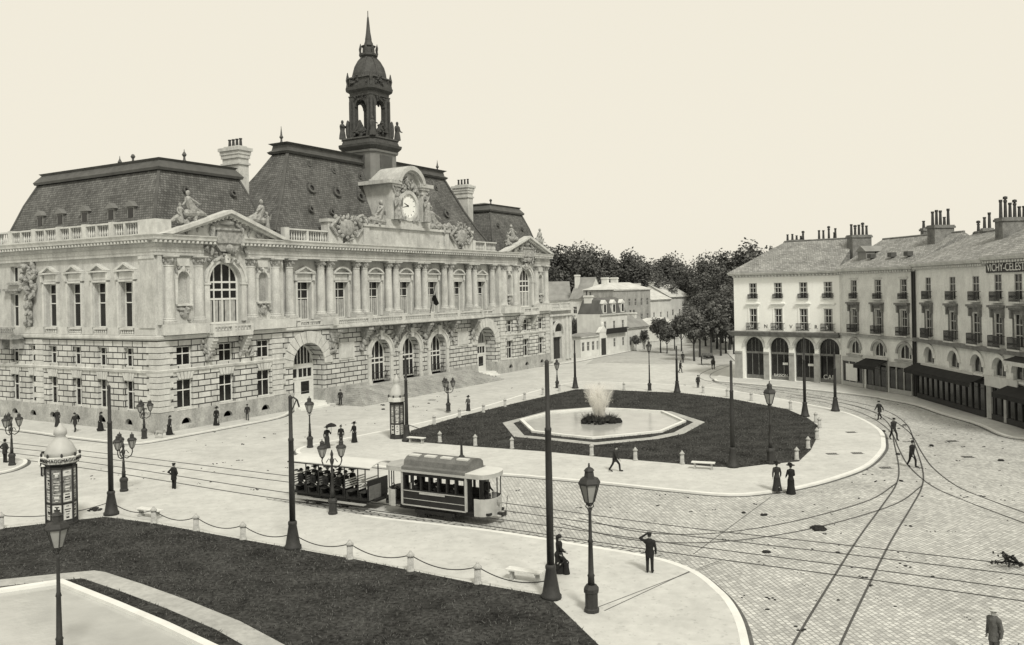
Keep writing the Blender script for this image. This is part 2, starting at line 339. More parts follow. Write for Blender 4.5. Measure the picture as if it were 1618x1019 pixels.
def lumps(mb,Fm,u0,u1,v0,v1,z0,z1,n,rg,r=(.18,.42),shape='tri'):
    for i in range(n):
        u=rg.uniform(u0,u1); t=abs((u-u0)/(u1-u0)*2-1); hz=z1 if shape=='box' else z0+(z1-z0)*(1-t*.75)
        z=z0+(hz-z0)*rg.random()**.8; q=rg.uniform(*r); M=Matrix.Rotation(rg.uniform(0,PI),3,Vector((rg.gauss(0,1),rg.gauss(0,1),rg.gauss(0,1))).normalized())
        mb.ell(Fm(u,rg.uniform(v0,v1),z),(q*.55,q*.6,q*rg.uniform(.9,1.5)),M,6,5)
def cartouche(par,u,v,z0,z1,w_,seed,crown=True):
    rg=random.Random(seed); m=MB(); zc=z0+(z1-z0)*.5; h=(z1-z0)
    m.ell(F(u,v+.1,zc),(w_*.26,.30,h*.30),n=12,m=8)
    for k in range(12):
        a=2*PI*k/12; m.ell(F(u+w_*.30*cos(a),v+.1,zc+h*.34*sin(a)),(.24,.25,.24),n=6,m=5)
    for q in(-1,1):
        m.capsule(F(u+q*w_*.3,v+.2,zc+h*.3),F(u+q*w_*.5,v+.1,zc+h*.02),.26,.2,6); m.capsule(F(u+q*w_*.5,v+.1,zc),F(u+q*w_*.32,v+.15,zc-h*.3),.22,.16,6); m.ell(F(u+q*w_*.36,v+.1,zc+h*.34),(.24,.24,.3))
    if crown: lumps(m,F,u-w_*.25,u+w_*.25,v-.1,v+.3,z1-h*.18,z1+h*.1,10,rg,(.2,.35))
    lumps(m,F,u-w_*.12,u+w_*.12,v,v+.3,z0-.4,z0+h*.2,8,rg,(.15,.3),'box')
    return m.build('cartouche',MT['carved'],par)
# ---- openings
pv=[2.85,7.7,12.55]; arch=[C-5.93,C,C+5.93]; doors=[18.95,54.85]
low=[]; up=[]; cell=[]
for b in(0,58.6):
    for x in pv: low.append((b+x-.9,b+x+.9,2.05,4.75,False,.4)); up.append((b+x-.88,b+x+.88,6.0,7.8,False,.4)); cell.append((b+x-.55,b+x+.55,.62,1.18,True,.35))
big=[(x-2.4,x+2.4,.55,7.1,True,1.8) for x in doors]+[(x-1.75,x+1.75,1.75,6.8,True,.95) for x in arch]
SW=[4.2,8.2,12.2,16.2]
slow=[(-t-.75,-t+.75,1.95,4.7,False,.45) for t in SW+[19.6,22.9,26.6]]; sup=[(-t-.72,-t+.72,5.95,7.75,False,.45) for t in SW+[19.6,22.9,26.6]]; scell=[(-t-.55,-t+.55,.62,1.2,True,.35) for t in SW+[19.6,22.9,26.6]]
m=MB()      # plinth, walls
m.wall(F,0,LT,0,1.9,.12,cell+[(o[0],o[1],0,1.9,False,1.9,'through') for o in big[:2]]+[(o[0]-.0,o[1],1.6,1.9,False,1.0,'through') for o in big[2:]],.35)
m.wall(S,-32,0,0,1.9,.12,scell,.35); m.fbox(F,0,LT,0,.12,1.9,1.905)
m.add([S(-32,.12,1.9),S(0,.12,1.9),S(0,0,1.9),S(-32,0,1.9)],[(0,1,2,3)])
m.add([F(-.12,.12,0),F(0,.12,0),F(0,.12,1.9),F(-.12,.12,1.9)],[(0,1,2,3)]); m.add([S(0,.12,0),S(.12,.12,0),S(.12,.12,1.9),S(0,.12,1.9)],[(0,1,2,3)]); m.add([F(-.12,.12,1.9),F(0,.12,1.9),F(0,0,1.9),F(-.12,0,1.9)],[(0,1,2,3)])
m.build('plinth',MT['plinth'],TH)
m=MB(); m.wall(F,0,LT,1.9,8.45,0,low+up+[(o[0],o[1],1.9,o[3],True,o[5],'through') for o in big],.5); m.wall(S,-32,0,1.9,8.45,0,slow+sup,.45)
m.add([(LT,0,0),(LT,32,0),(LT,32,18),(LT,0,18)],[(0,1,2,3)]); m.build('ground_storey_wall',MT['rustic'],TH)
# interior back planes so openings stay dark, cellar slots
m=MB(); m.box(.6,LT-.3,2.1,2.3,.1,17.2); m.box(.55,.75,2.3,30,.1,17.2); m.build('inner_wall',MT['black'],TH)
for o in low+up: window(TH,F,o[0],o[1],o[2],o[3],-.38,2,(o[2]+(o[3]-o[2])*.62,),curt=0)
for i,o in enumerate(slow+sup): window(TH,S,o[0],o[1],o[2],o[3],-.42,2,(o[2]+(o[3]-o[2])*.62,))
# mid string, window lintels with voussoirs
m=MB(); st=[(0,5.45),(.14,5.5),(.2,5.72),(.14,5.78),(0,5.8)]
m.moulding(F,0,15.4,st,1,0); m.moulding(F,58.6,LT,st,0,0); m.moulding(S,-32,0,st,0,1)
for b in(0,58.6):
    for x in pv:
        for k in range(-2,3): m.fprism(F,[(b+x+k*.3-.12,4.78),(b+x+k*.3+.12,4.78),(b+x+k*.42+.17,5.44),(b+x+k*.42-.17,5.44)],0,.09+.03*(k==0))
        m.fbox(F,b+x-1.1,b+x+1.1,0,.16,1.905,2.04)
for t in SW+[19.6,22.9,26.6]:
    for k in range(-2,3): m.fprism(S,[(-t+k*.26-.1,4.73),(-t+k*.26+.1,4.73),(-t+k*.38+.15,5.44),(-t+k*.38-.15,5.44)],0,.09+.03*(k==0))
m.build('string_course',MT['trim'],TH)
# vertical rusticated chains at pavilion corners (proud quoins)
m=MB()
for k in range(12):
    z=1.96+k*.54
    for a,b in((0,1.5),(13.6,15.4),(58.6,60.3),(72.6,LT)):
        q=.35*(k%2); m.fbox(F,a if a else .0,b-q,0,.13,z,z+.47)
    m.fbox(S,-1.5+.35*(k%2),0.13,0,.13,z,z+.47); m.fbox(S,-19-.35*(k%2),-17.8,0,.13,z,z+.47)
m.build('quoin',MT['trim'],TH)
# doors: big round arched porches with panelled timber doors
def bigdoor(x,nm):
    d=MB(); v=-1.8; u0,u1=x-2.4,x+2.4; sp=4.7
    d.fbox(F,u0,u1,v,v+.12,3.0,3.25); d.fbox(F,u0,u1,v,v+.12,4.2,4.72); d.fbox(F,u0,u0+.25,v,v+.1,.55,4.2); d.fbox(F,u1-.25,u1,v,v+.1,.55,4.2); d.fbox(F,x-.13,x+.13,v,v+.1,.55,4.2)
    for q in(u0+.25,x+.13):
        e=q+2.02; d.fbox(F,q,q+.35,v,v+.08,.55,3.0); d.fbox(F,e-.35,e,v,v+.08,.55,3.0); d.fbox(F,q+.35,e-.35,v,v+.08,.55,1.35); d.fbox(F,q+.35,e-.35,v,v+.08,2.75,3.0)
        for k in(1,2): d.fbox(F,q+2.02*k/3-.05,q+2.02*k/3+.05,v,v+.07,3.25,4.2)
    d.arcring(F,x,sp,2.22,2.4,v,v+.1)
    for k in range(-4,5):
        uu=x+k*.5; d.fbox(F,uu-.05,uu+.05,v,v+.08,4.72,sp+math.sqrt(2.3**2-(k*.5)**2))
    o=d.build('door',MT['paint'],TH); g=MB(); g.fprism(F,[(u0,.55),(u1,.55)]+[(x+2.4*cos(PI*i/16),sp+2.4*sin(PI*i/16)) for i in range(17)],v-.05,v+.01); g.build('pane',MT['glass'],o)
    a=MB()
    for k in range(13):
        t0=PI*k/13+.012; t1=PI*(k+1)/13-.012; r0,r1=2.42,3.75+.12*(k==6)
        P=[]
        for t,r in((t0,r0),(t0,r1),(t1,r1),(t1,r0)):
            zz=min(sp+r*sin(t),8.38); P.append((x+r*cos(t),zz))
        a.fprism(F,P[::-1],0,.10+.05*(k==6))
    a.build('archway',MT['trim'],TH)
    s=MB(); s.fbox(F,u0,u1,-1.75,.12,.0,.55); s.fbox(F,u0+.2,u1-.2,.12,.5,0,.36); s.fbox(F,u0+.2,u1-.2,.5,.9,0,.18); s.build('doorstep',MT['kerb'],TH)
for x in doors: bigdoor(x,'')
for x in arch:
    window(TH,F,x-1.75,x+1.75,1.75,6.8,-.9,4,(3.9,4.45),arch=True,name='french_window',t=.12,side=.16)
    a=MB(); a.arcring(F,x,5.05,1.78,2.3,0,.22); a.arcring(F,x,5.05,2.3,2.5,0,.32)
    for q in(-1,1): a.fbox(F,x+q*2.06-.27,x+q*2.06+.27,0,.2,1.905,5.0); a.fbox(F,x+q*2.06-.32,x+q*2.06+.32,.2,.28,4.75,5.04); a.fbox(F,x+q*2.06-.3,x+q*2.06+.3,0.12,.3,1.2,1.9)
    a.fprism(F,[(x-.25,6.75),(x+.25,6.75),(x+.4,7.9),(x-.4,7.9)],0,.5); a.build('archway',MT['trim'],TH)
    r=MB()
    for k in range(9): r.fbox(F,x-1.6+k*.4-.02,x-1.6+k*.4+.02,-.3,-.26,1.76,2.75)
    r.fbox(F,x-1.75,x+1.75,-.32,-.24,2.72,2.8); r.build('railing',MT['iron'],TH)
# ground floor panels, medallions, consoles under the long balcony
m=MB()
for x in(25.0,48.8):
    m.fbox(F,x-1.3,x+1.3,0,.10,4.8,6.8); m.fbox(F,x-1.05,x+1.05,.10,.16,5.0,6.6)
m.build('wall_panel',MT['trim'],TH)
rg=random.Random(3)
for x in(22.6,27.9,33.9,39.9,45.9,51.2):
    m=MB()
    for k in range(7):
        t=k/6; m.fbox(F,x-.4+.06*k,x+.4-.06*k,0,1.25*(1-t)**.7+.12,8.38-.28*(k+1),8.38-.28*k-.003)
    m.ell(F(x,.75,8.0),(.32,.35,.32)); m.ell(F(x,.3,6.7),(.42,.2,.5)); lumps(m,F,x-.6,x+.6,.05,.35,5.6,8.2,14,rg,(.2,.4),'box'); m.build('console',MT['carved'],TH)
for x in arch:
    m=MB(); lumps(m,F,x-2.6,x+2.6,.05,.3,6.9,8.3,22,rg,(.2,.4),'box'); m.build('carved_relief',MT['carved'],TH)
# perron
m=MB()
for k in range(10): m.fbox(F,25.2-k*.34,48.6+k*.34,.12,1.6+k*.36,1.56-.156*(k+1),1.56-.156*k-.002)
m.build('front_steps',MT['plinth'],TH)
# main string + balcony slab
m=MB(); ms=[(0,8.45),(.18,8.5),(.3,8.62),(.3,8.84),(.2,8.9),(0,8.93)]
m.moulding(F,0,LT,ms,1,0); m.moulding(S,-32,0,ms,0,1); m.build('main_cornice_band',MT['trim'],TH)
m=MB(); m.fbox(F,22.0,51.8,.3,1.45,8.5,8.86); m.fbox(F,21.9,51.9,1.45,1.55,8.6,8.8)
for q in(22.0,51.8): m.fbox(F,q-.2,q+.2,1.05,1.5,8.86,9.7)
for i in range(5):
    a,b=[(22.2,27.3),(27.9,33.6),(34.2,39.6),(40.2,45.6),(46.2,51.6)][i]; balus(m,F,a,b,1.12,1.4,8.863,9.6)
    if i<4: m.fbox(F,b,b+.6,1.08,1.44,8.863,9.66)
m.build('balcony',MT['trim'],TH)
for b in(0,58.6):
    m=MB(); m.fbox(F,b+5.3,b+10.1,.3,1.2,8.5,8.86); balus(m,F,b+5.5,b+7.5,.85,1.12,8.863,9.6); balus(m,F,b+7.9,b+9.9,.85,1.12,8.863,9.6)
    for q in(5.2,7.5,9.9): m.fbox(F,b+q,b+q+(.3 if q!=7.5 else .4),.8,1.16,8.863,9.66)
    for q in(5.6,9.8):
        for k in range(6): m.fbox(F,b+q-.3,b+q+.3,0.0,1.05-.17*k,8.44-.3*(k+1),8.44-.3*k-.003)
    m.build('balcony',MT['trim'],TH)
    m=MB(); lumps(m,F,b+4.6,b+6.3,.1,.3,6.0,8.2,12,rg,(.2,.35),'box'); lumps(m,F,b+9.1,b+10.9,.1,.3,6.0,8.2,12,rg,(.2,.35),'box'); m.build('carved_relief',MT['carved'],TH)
m=MB()
for x in(doors): balus(m,F,x-1.9,x-.1,.02,.26,8.933,9.56); balus(m,F,x+.1,x+1.9,.02,.26,8.933,9.56); m.fbox(F,x-.1,x+.1,.02,.28,8.933,9.6); m.fbox(F,x-2.1,x-1.9,0,.3,8.933,9.6); m.fbox(F,x+1.9,x+2.1,0,.3,8.933,9.6)
m.build('balustrade',MT['trim'],TH)
# ---- main storey wall
wops=[(C+5.93*k-1.05,C+5.93*k+1.05,9.6,13.8,False,.5) for k in range(-3,4)]
pops=[]
for b in(0,58.6): pops.append((b+5.75,b+9.65,9.7,15.7,True,.6)); pops+=[(b+x-.62,b+x+.62,11.8,14.75,True,.35) for x in(2.85,12.55)]
m=MB(); m.wall(F,15.4,58.6,8.93,17.3,-.75,wops,.5)
for b in(0,58.6): m.wall(F,b,b+15.4,8.93,17.3,0,[p for p in pops if b<=p[0]<b+15.4],.5)
for u,q in((15.4,0),(58.6,0)): m.add([F(u,0,8.93),F(u,-.75,8.93),F(u,-.75,17.3),F(u,0,17.3)],[(0,1,2,3)])
stop=[(-t-1.0,-t+1.0,9.62,13.9,False,.6) for t in SW]+[(-23.5,-22.0,9.6,13.0,False,.5),(-23.45,-22.05,14.2,15.85,False,.5),(-27.4,-25.9,9.6,13.0,False,.5)]
m.wall(S,-32,0,8.93,17.3,0,stop,.6); m.build('main_storey_wall',MT['stone'],TH)
for i,o in enumerate(wops): window(TH,F,o[0],o[1],o[2],o[3],-1.2,2,(11.95,12.9),curt=.52)
for b in(0,58.6):
    window(TH,F,b+5.75,b+9.65,9.7,15.7,-.5,4,(12.1,13.75,13.0),arch=True,curt=.38,t=.13,side=.18)
    for x in(2.85,12.55):
        m=MB(); m.fbox(F,b+x-.6,b+x+.6,-.35,-.3,11.8,14.75); m.build('niche_back',MT['plinth'],TH)
        m=MB(); m.arcring(F,b+x,14.13,.64,.92,0,.14); m.fbox(F,b+x-.95,b+x-.64,0,.12,11.7,14.1); m.fbox(F,b+x+.64,b+x+.95,0,.12,11.7,14.1); m.fbox(F,b+x-.85,b+x+.85,0,.3,11.55,11.72); m.fbox(F,b+x-.7,b+x+.7,0,.1,15.25,16.0); m.ell(F(b+x,.1,14.95),(.2,.18,.3)); m.build('niche_frame',MT['trim'],TH)
        m=MB(); m.ell(F(b+x,.12,10.9),(.5,.16,.5)); lumps(m,F,b+x-.7,b+x+.7,.05,.22,10.15,11.5,12,rg,(.15,.3),'box'); lumps(m,F,b+x-.95,b+x+.95,.05,.2,14.6,15.2,8,rg,(.12,.25),'box'); m.build('carved_relief',MT['carved'],TH)
    m=MB(); m.arcring(F,b+7.7,13.75,1.97,2.35,0,.2); m.arcring(F,b+7.7,13.75,2.35,2.6,0,.32)
    for q in(-1,1): m.fbox(F,b+7.7+q*2.26-.3,b+7.7+q*2.26+.3,0,.2,9.9,13.5); m.fbox(F,b+7.7+q*2.26-.38,b+7.7+q*2.26+.38,0,.28,13.5,13.74)
    m.fprism(F,[(b+7.45,15.6),(b+7.95,15.6),(b+8.1,16.5),(b+7.3,16.5)],.2,.5); m.build('archway',MT['trim'],TH)
    for x in(1.2,4.5,10.9,14.2): column(TH,b+x,.12,9.9,16.2,.5)
    m=MB()
    for a,c in((.35,5.15),(10.15,15.05)): m.fbox(F,b+a,b+c,0,.78,8.933,9.9)
    m.build('pedestal',MT['trim'],TH)
for i in range(8):
    x=C+5.93*(i-3.5)
    for q in((-.72,.72) if 0<i<7 else ((.45,) if i==0 else (-.45,))): column(TH,x+q,-.3,9.9,16.2,.47)
    m=MB(); m.fbox(F,max(15.42,x-1.45),min(58.58,x+1.45),-.75,.3,8.933,9.9); m.build('pedestal',MT['trim'],TH)
def pediment(Fm,u,w_,z,v0,kind,par,h=.85):
    m=MB(); m.fbox(Fm,u-w_,u+w_,v0,v0+.42,z,z+.16)
    if kind=='tri':
        for q in(-1,1): m.fprism(Fm,[(u+q*w_*1.02,z+.16),(u,z+h),(u,z+h-.2),(u+q*(w_*1.02-.55),z+.16)][::q],v0,v0+.45)
        m.fprism(Fm,[(u-w_+.4,z+.16),(u+w_-.4,z+.16),(u,z+h-.16)],v0,v0+.15)
    else:
        r=(w_*w_+h*h*.7)/(2*h*.85); a=math.asin(min(1,w_/r)); m.arcring(Fm,u,z+h-r,r-.2,r,v0,v0+.45,PI/2-a,PI/2+a,12)
    for q in(-1,1): m.fprism(Fm,[(u+q*w_*.88-.16,z-.75),(u+q*w_*.88+.16,z-.75),(u+q*w_*.88+.16,z),(u+q*w_*.88-.16,z)],v0,v0+.3)
    m.fbox(Fm,u-w_*.7,u+w_*.7,v0,v0+.12,z-.7,z-.05)
    m.fbox(Fm,u-1.35,u-1.06,v0,v0+.2,9.62,z-.8); m.fbox(Fm,u+1.06,u+1.35,v0,v0+.2,9.62,z-.8); m.fbox(Fm,u-1.35,u+1.35,v0,v0+.2,z-.95,z-.75)
    return m.build('window_pediment',MT['trim'],par)
for k in range(-3,4): pediment(F,C+5.93*k,1.55,14.65,-.75,'tri' if abs(k)==3 else 'seg',TH)
for i,t in enumerate(SW):
    pediment(S,-t,1.5,14.85,0,'tri',TH); window(TH,S,-t-1.0,-t+1.0,9.62,13.9,-.55,2,(11.95,12.9))
    m=MB(); balus(m,S,-t-.95,-t+.95,.02,.2,8.933,9.6,.3); m.build('balustrade',MT['trim'],TH)
m=MB()
for a,c in((-32,-17.4),(-15,-13.4),(-11,-9.4),(-7,-5.4),(-3,0)): m.fbox(S,a,c,0,.2,8.933,9.62)
m.build('pedestal',MT['trim'],TH)
m=MB(); m.fbox(S,-2.1,0,0,.22,9.9,16.2); m.fbox(S,-2.2,.0,0,.3,9.62,9.9); m.fbox(S,-2.2,0,0,.3,15.9,16.2)
m.fbox(F,0,.42,0,.22,9.9,16.2); m.build('pilaster',MT['stone'],TH)
window(TH,S,-23.5,-22.0,9.6,13.0,-.45,2,(11.7,)); window(TH,S,-23.45,-22.05,14.2,15.85,-.45,2,()); window(TH,S,-27.4,-25.9,9.6,13.0,-.45,2,(11.7,))
m=MB(); m.fbox(S,-24.1,-21.4,0,.5,13.3,13.55); m.fbox(S,-23.9,-21.6,0,.35,13.05,13.3); m.fbox(S,-23.7,-21.8,0,.3,13.95,14.18); m.fbox(S,-28,-25.3,0,.5,13.3,13.55)
m.build('window_hood',MT['carved'],TH)
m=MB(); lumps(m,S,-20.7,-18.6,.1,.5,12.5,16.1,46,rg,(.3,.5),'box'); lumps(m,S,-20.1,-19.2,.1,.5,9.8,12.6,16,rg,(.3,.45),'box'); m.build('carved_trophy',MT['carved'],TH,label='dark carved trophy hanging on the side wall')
m=MB(); m.fbox(S,-26,-20.8,.3,1.5,8.4,8.86); balus(m,S,-26,-20.8,1.15,1.4,8.863,9.6)
for t in(-25.4,-23.4,-21.4): m.fbox(S,t-.25,t+.25,.0,1.2,7.4,8.44)
m.build('balcony',MT['carved'],TH)
# ---- entablature
fz=[(0,16.2),(.3,16.22),(.3,16.5),(.36,16.52),(.36,16.8),(.42,16.85),(.42,16.9),(.3,16.95),(.3,17.3),(0,17.3)]
cz=[(0,17.3),(.5,17.32),(.5,17.5),(.95,17.62),(1.0,17.86),(1.12,18.0),(1.12,18.06),(0,18.1)]
m=MB(); m.moulding(F,0,5.0,fz,1,0); m.moulding(F,10.3,58.6+5.0,fz,0,0); m.moulding(F,58.6+10.3,LT,fz,0,0); m.moulding(S,-32,0,fz,0,1)
for k in range(9):
    x=18+k*4.73; m.fbox(F,x-1,x+1,.3,.36,17.0,17.26)
m.build('entablature',MT['stone'],TH)
m=MB(); m.moulding(F,0,6.0,cz,1,0); m.moulding(F,9.4,64.6,cz,0,0); m.moulding(F,68.0,LT+.1,cz,0,0); m.moulding(S,-32,0,cz,0,1); m.build('cornice',MT['trim'],TH)
m=MB(); k=0
u=-.75
while u<LT-.2:
    if not(6.0<u+.2<9.4 or 64.6<u+.2<68): m.fbox(F,u,u+.24,.5,.9,17.34,17.56)
    u+=.5
u=-31.8
while u<.0: m.fbox(S,u,u+.24,.5,.9,17.34,17.56); u+=.5
m.build('dentils',MT['trim'],TH)
# ---- parapets
m=MB()
def parapet(Fm,u0,u1,n,v0=-.35,v1=.1,z0=18.1,z1=19.45):
    L=(u1-u0)/n
    for i in range(n):
        a=u0+L*i; m.fbox(Fm,a,a+.7,v0-.05,v1+.05,z0,z1+.08); balus(m,Fm,a+.7,a+L*.5,v0,v1,z0,z1); m.fbox(Fm,a+L*.5,a+L*.5+.3,v0,v1,z0,z1); balus(m,Fm,a+L*.5+.3,a+L,v0,v1,z0,z1)
parapet(S,-32,-2.4,7); m.fbox(S,-2.4,.1,-.6,.1,18.1,19.5); m.fbox(F,-.1,.0,-2.4,.1,18.1,19.5) if False else None
m.fbox(F,.0+.6,1.6,-.5,.1,18.1,19.5); parapet(F,15.6,22.2,1); parapet(F,51.6,58.0,1)
m.build('balustrade',MT['trim'],TH)
# ---- pavilion gables
def gable(b):
    m=MB(); u0,u1,a=b+.2,b+15.2,b+7.7; z0,za=18.1,20.75; k=(za-z0)/7.5
    for q,ue in((1,u0),(-1,u1)):
        m.fprism(F,[(ue-q*.3,z0),(a,za),(a,za-.34),(ue+q*.75,z0)][::-q],.0,1.2); m.fprism(F,[(ue+q*.8,z0),(a,za-.36),(a,za-.6),(ue+q*1.5,z0)][::-q],0,.85)
        n=13
        for i in range(n):
            t=(i+.5)/n; uu=ue+q*1.3+(a-ue-q*1.3)*t; zz=z0+.05+(za-.85-z0)*t; m.fbox(F,uu-.1,uu+.1,.4,.8,zz,zz+.24)
    m.fprism(F,[(u0+1,z0),(u1-1,z0),(a,za-.4)],-.6,.25); m.build('gable',MT['trim'],TH)
    r2=random.Random(int(b)+5); m=MB(); lumps(m,F,b+2.2,b+6.2,.25,.5,18.2,19.4,16,r2,(.2,.36),'box'); lumps(m,F,b+9.2,b+13.2,.25,.5,18.2,19.4,16,r2,(.2,.36),'box'); m.build('carved_relief',MT['carved'],TH)
    m=MB(); m.fbox(F,a-1.45,a+1.45,.3,.75,17.5,18.75); m.fbox(F,a-1.6,a+1.6,.3,.9,18.75,18.95); m.fprism(F,[(a-1.6,17.5),(a+1.6,17.5),(a+.9,16.7),(a-.9,16.7)],.2,.6); m.ell(F(a,.75,17.0),(.4,.35,.42))
    for q in(-1,1): m.capsule(F(a+q*1.75,.5,18.9),F(a+q*1.7,.5,17.3),.28,.2,6); m.capsule(F(a+q*1.2,.5,19.4),F(a+q*1.9,.5,18.9),.2,.2,6)
    m.ell(F(a,.5,19.5),(1.0,.25,.3)); lumps(m,F,a-2.6,a+2.6,.15,.45,15.6,17.3,26,r2,(.2,.38),'box'); m.build('cartouche',MT['carved'],TH)
    for q,uu in((1,b+4.2),(-1,b+11.4)):
        m=MB(); z=18.1+k*(uu-b if q>0 else 15.2+b-uu)+.25; figure(m,F(uu-q*.5,.3,z),2.4,r2,recl=q*.9); figure(m,F(uu-q*1.7,.2,z-.6),1.9,r2); lumps(m,F,uu-2.4,uu+1.6,-.2,.5,z-.6,z+1.0,14,r2,(.25,.45)); m.build('sculpture_group',MT['carved'],TH)
gable(0); gable(58.6)
# ---- attic, clock, sculpture
m=MB(); m.fbox(F,28.0,45.8,-1.2,.25,18.1,18.45); m.fbox(F,28.2,45.6,-1.2,.12,18.45,20.3); m.fbox(F,28.0,45.8,-1.2,.4,20.3,20.62); m.fbox(F,30.6,43.2,.25,.36,18.12,18.3)
for u in(28.2,44.6): m.fbox(F,u,u+1.0,.12,.24,18.45,20.3)
for u in(30.4,43.0): m.fbox(F,u,u+.1,.12,.16,19.0,19.7); m.fbox(F,u+.45,u+.55,.12,.16,19.0,19.7); m.fbox(F,u,u+.55,.12,.16,18.92,19.02)
m.build('attic',MT['stone'],TH)
K=C; m=MB(); m.fbox(F,K-4.6,K+4.6,-2.2,.2,20.62,21.4); m.fbox(F,K-3.6,K+3.6,-4.2,.0,21.4,26.0)
for q in(-1,1): m.fbox(F,K+q*3.0-.6,K+q*3.0+.6,0,.55,21.4,25.5); m.fbox(F,K+q*3.0-.8,K+q*3.0+.8,-.1,.75,25.5,25.8); m.fbox(F,K+q*3.3-1.2,K+q*3.3+1.2,-4.2,.9,25.8,26.25)
m.arcring(F,K,25.4,2.35,2.9,-4.0,1.0,R(17),PI-R(17),16); m.arcring(F,K,25.4,2.1,2.35,-.2,.6,R(10),PI-R(10),16)
m.fprism(F,[(K+2.4*cos(PI*i/12),25.4+2.4*sin(PI*i/12)) for i in range(13)],-3.6,.05); m.arcring(F,K,23.3,1.5,1.95,0,.35,0,2*PI,28); m.build('clock_surround',MT['stone'],TH)
m=MB(); p=[(K+1.5*cos(2*PI*i/32),23.3+1.5*sin(2*PI*i/32)) for i in range(32)]; m.fprism(F,p,.0,.12); ck=m.build('clock_face',MT['clockface'],TH)
m=MB()
for i in range(12):
    a=2*PI*i/12; m.fprism(F,[(K+r*cos(a)+t*-sin(a),23.3+r*sin(a)+t*cos(a)) for r,t in((1.15,-.04),(1.38,-.04),(1.38,.04),(1.15,.04))],.12,.135)
m.arcring(F,K,23.3,.0,.12,.12,.17,0,2*PI,10)
for a,l,t in((R(158),.85,.07),(R(192),1.2,.05)): m.fprism(F,[(K+r*cos(a)-q*sin(a),23.3+r*sin(a)+q*cos(a)) for r,q in((0,-t),(l,-t*.4),(l,t*.4),(0,t))],.14,.16)
m.build('clock_hands',MT['black'],ck)
for q in(-1,1):
    m=MB(); figure(m,F(K+q*3.0,.85,21.4),3.4,rg); m.build('statue',MT['carved'],TH)
    m=MB(); figure(m,F(K+q*5.6,-.1,20.62),3.0,rg,recl=q*1.0); figure(m,F(K+q*4.9,-.2,20.7),2.7,rg); lumps(m,F,K+q*6.4-2,K+q*6.4+2,-.4,.4,20.6,21.8,16,rg,(.3,.5)); m.build('sculpture_group',MT['carved'],TH)
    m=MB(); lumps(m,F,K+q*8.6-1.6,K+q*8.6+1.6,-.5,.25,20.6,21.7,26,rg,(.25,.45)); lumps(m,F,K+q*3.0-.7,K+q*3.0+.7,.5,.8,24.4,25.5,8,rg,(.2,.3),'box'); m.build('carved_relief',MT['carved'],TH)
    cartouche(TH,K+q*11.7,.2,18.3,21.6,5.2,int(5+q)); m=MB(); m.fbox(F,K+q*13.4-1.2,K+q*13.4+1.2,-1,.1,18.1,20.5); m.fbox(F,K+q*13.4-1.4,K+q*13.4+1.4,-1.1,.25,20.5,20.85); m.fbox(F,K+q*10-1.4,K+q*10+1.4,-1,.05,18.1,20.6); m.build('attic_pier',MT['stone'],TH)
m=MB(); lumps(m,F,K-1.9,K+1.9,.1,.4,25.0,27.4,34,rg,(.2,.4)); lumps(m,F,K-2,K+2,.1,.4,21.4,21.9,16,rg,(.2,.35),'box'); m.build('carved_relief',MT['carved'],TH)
# ---- roofs
def loft(m,loops):
    n=len(loops[0]); vs=[p for l in loops for p in l]; fs=[]
    for j in range(len(loops)-1):
        for k in range(n): fs.append((j*n+k,j*n+(k+1)%n,(j+1)*n+(k+1)%n,(j+1)*n+k))
    fs.append(tuple(range((len(loops)-1)*n,len(loops)*n))); m.add(vs,fs)
def rect(u0,u1,w0,w1,z): return [(u0,w0,z),(u1,w0,z),(u1,w1,z),(u0,w1,z)]
def mansard(b,w1,par):
    m=MB(); loft(m,[rect(b+.8,b+14.6,1.2,w1,18.3),rect(b+1.0,b+14.4,1.5,w1-.3,19.4),rect(b+1.9,b+13.5,2.3,w1-1.5,22.3),rect(b+2.9,b+12.5,3.2,w1-2.5,24.5)]); o=m.build('mansard_roof',MT['slate'],par)
    m=MB(); loft(m,[rect(b+2.6,b+12.8,2.9,w1-2.2,24.5),rect(b+2.5,b+12.9,2.8,w1-2.1,24.75),rect(b+3.1,b+12.3,3.4,w1-2.7,25.5),rect(b+2.9,b+12.5,3.2,w1-2.5,25.7)]); loft(m,[rect(b+3.0,b+12.4,3.3,w1-2.6,25.7),rect(b+7.4,b+8,8,w1-7,26.4)])
    for p in((b+2.9,3.2),(b+12.5,3.2),(b+2.9,w1-2.5)):
        q=(b+1.0 if p[0]<b+7 else b+14.4,1.5 if p[1]<9 else w1-.3); m.tube([(q[0],q[1],19.4),((q[0]+p[0])/2,(q[1]+p[1])/2+(0),22.25),(p[0],p[1],24.5)],.16,6)
    m.build('roof_crest',MT['lead'],o); return o
LR=mansard(0,25.5,TH); RR=mansard(58.6,14,TH)
# slate edge light hip, finials
def finial(par,u,w_,z,h=1.5):
    m=MB(); m.lathe((u,w_,z),[(.28,0),(.12,.25),(.1,.5),(.24,.72),(.12,.95),(.05,h*.8),(.02,h)],8); m.build('finial',MT['lead'],par)
finial(LR,5,10,25.9,1.0); finial(LR,7.7,5.6,26.0,1.3); finial(LR,7.7,16,26.2,1.4); finial(RR,66.3,6,26,1.0)
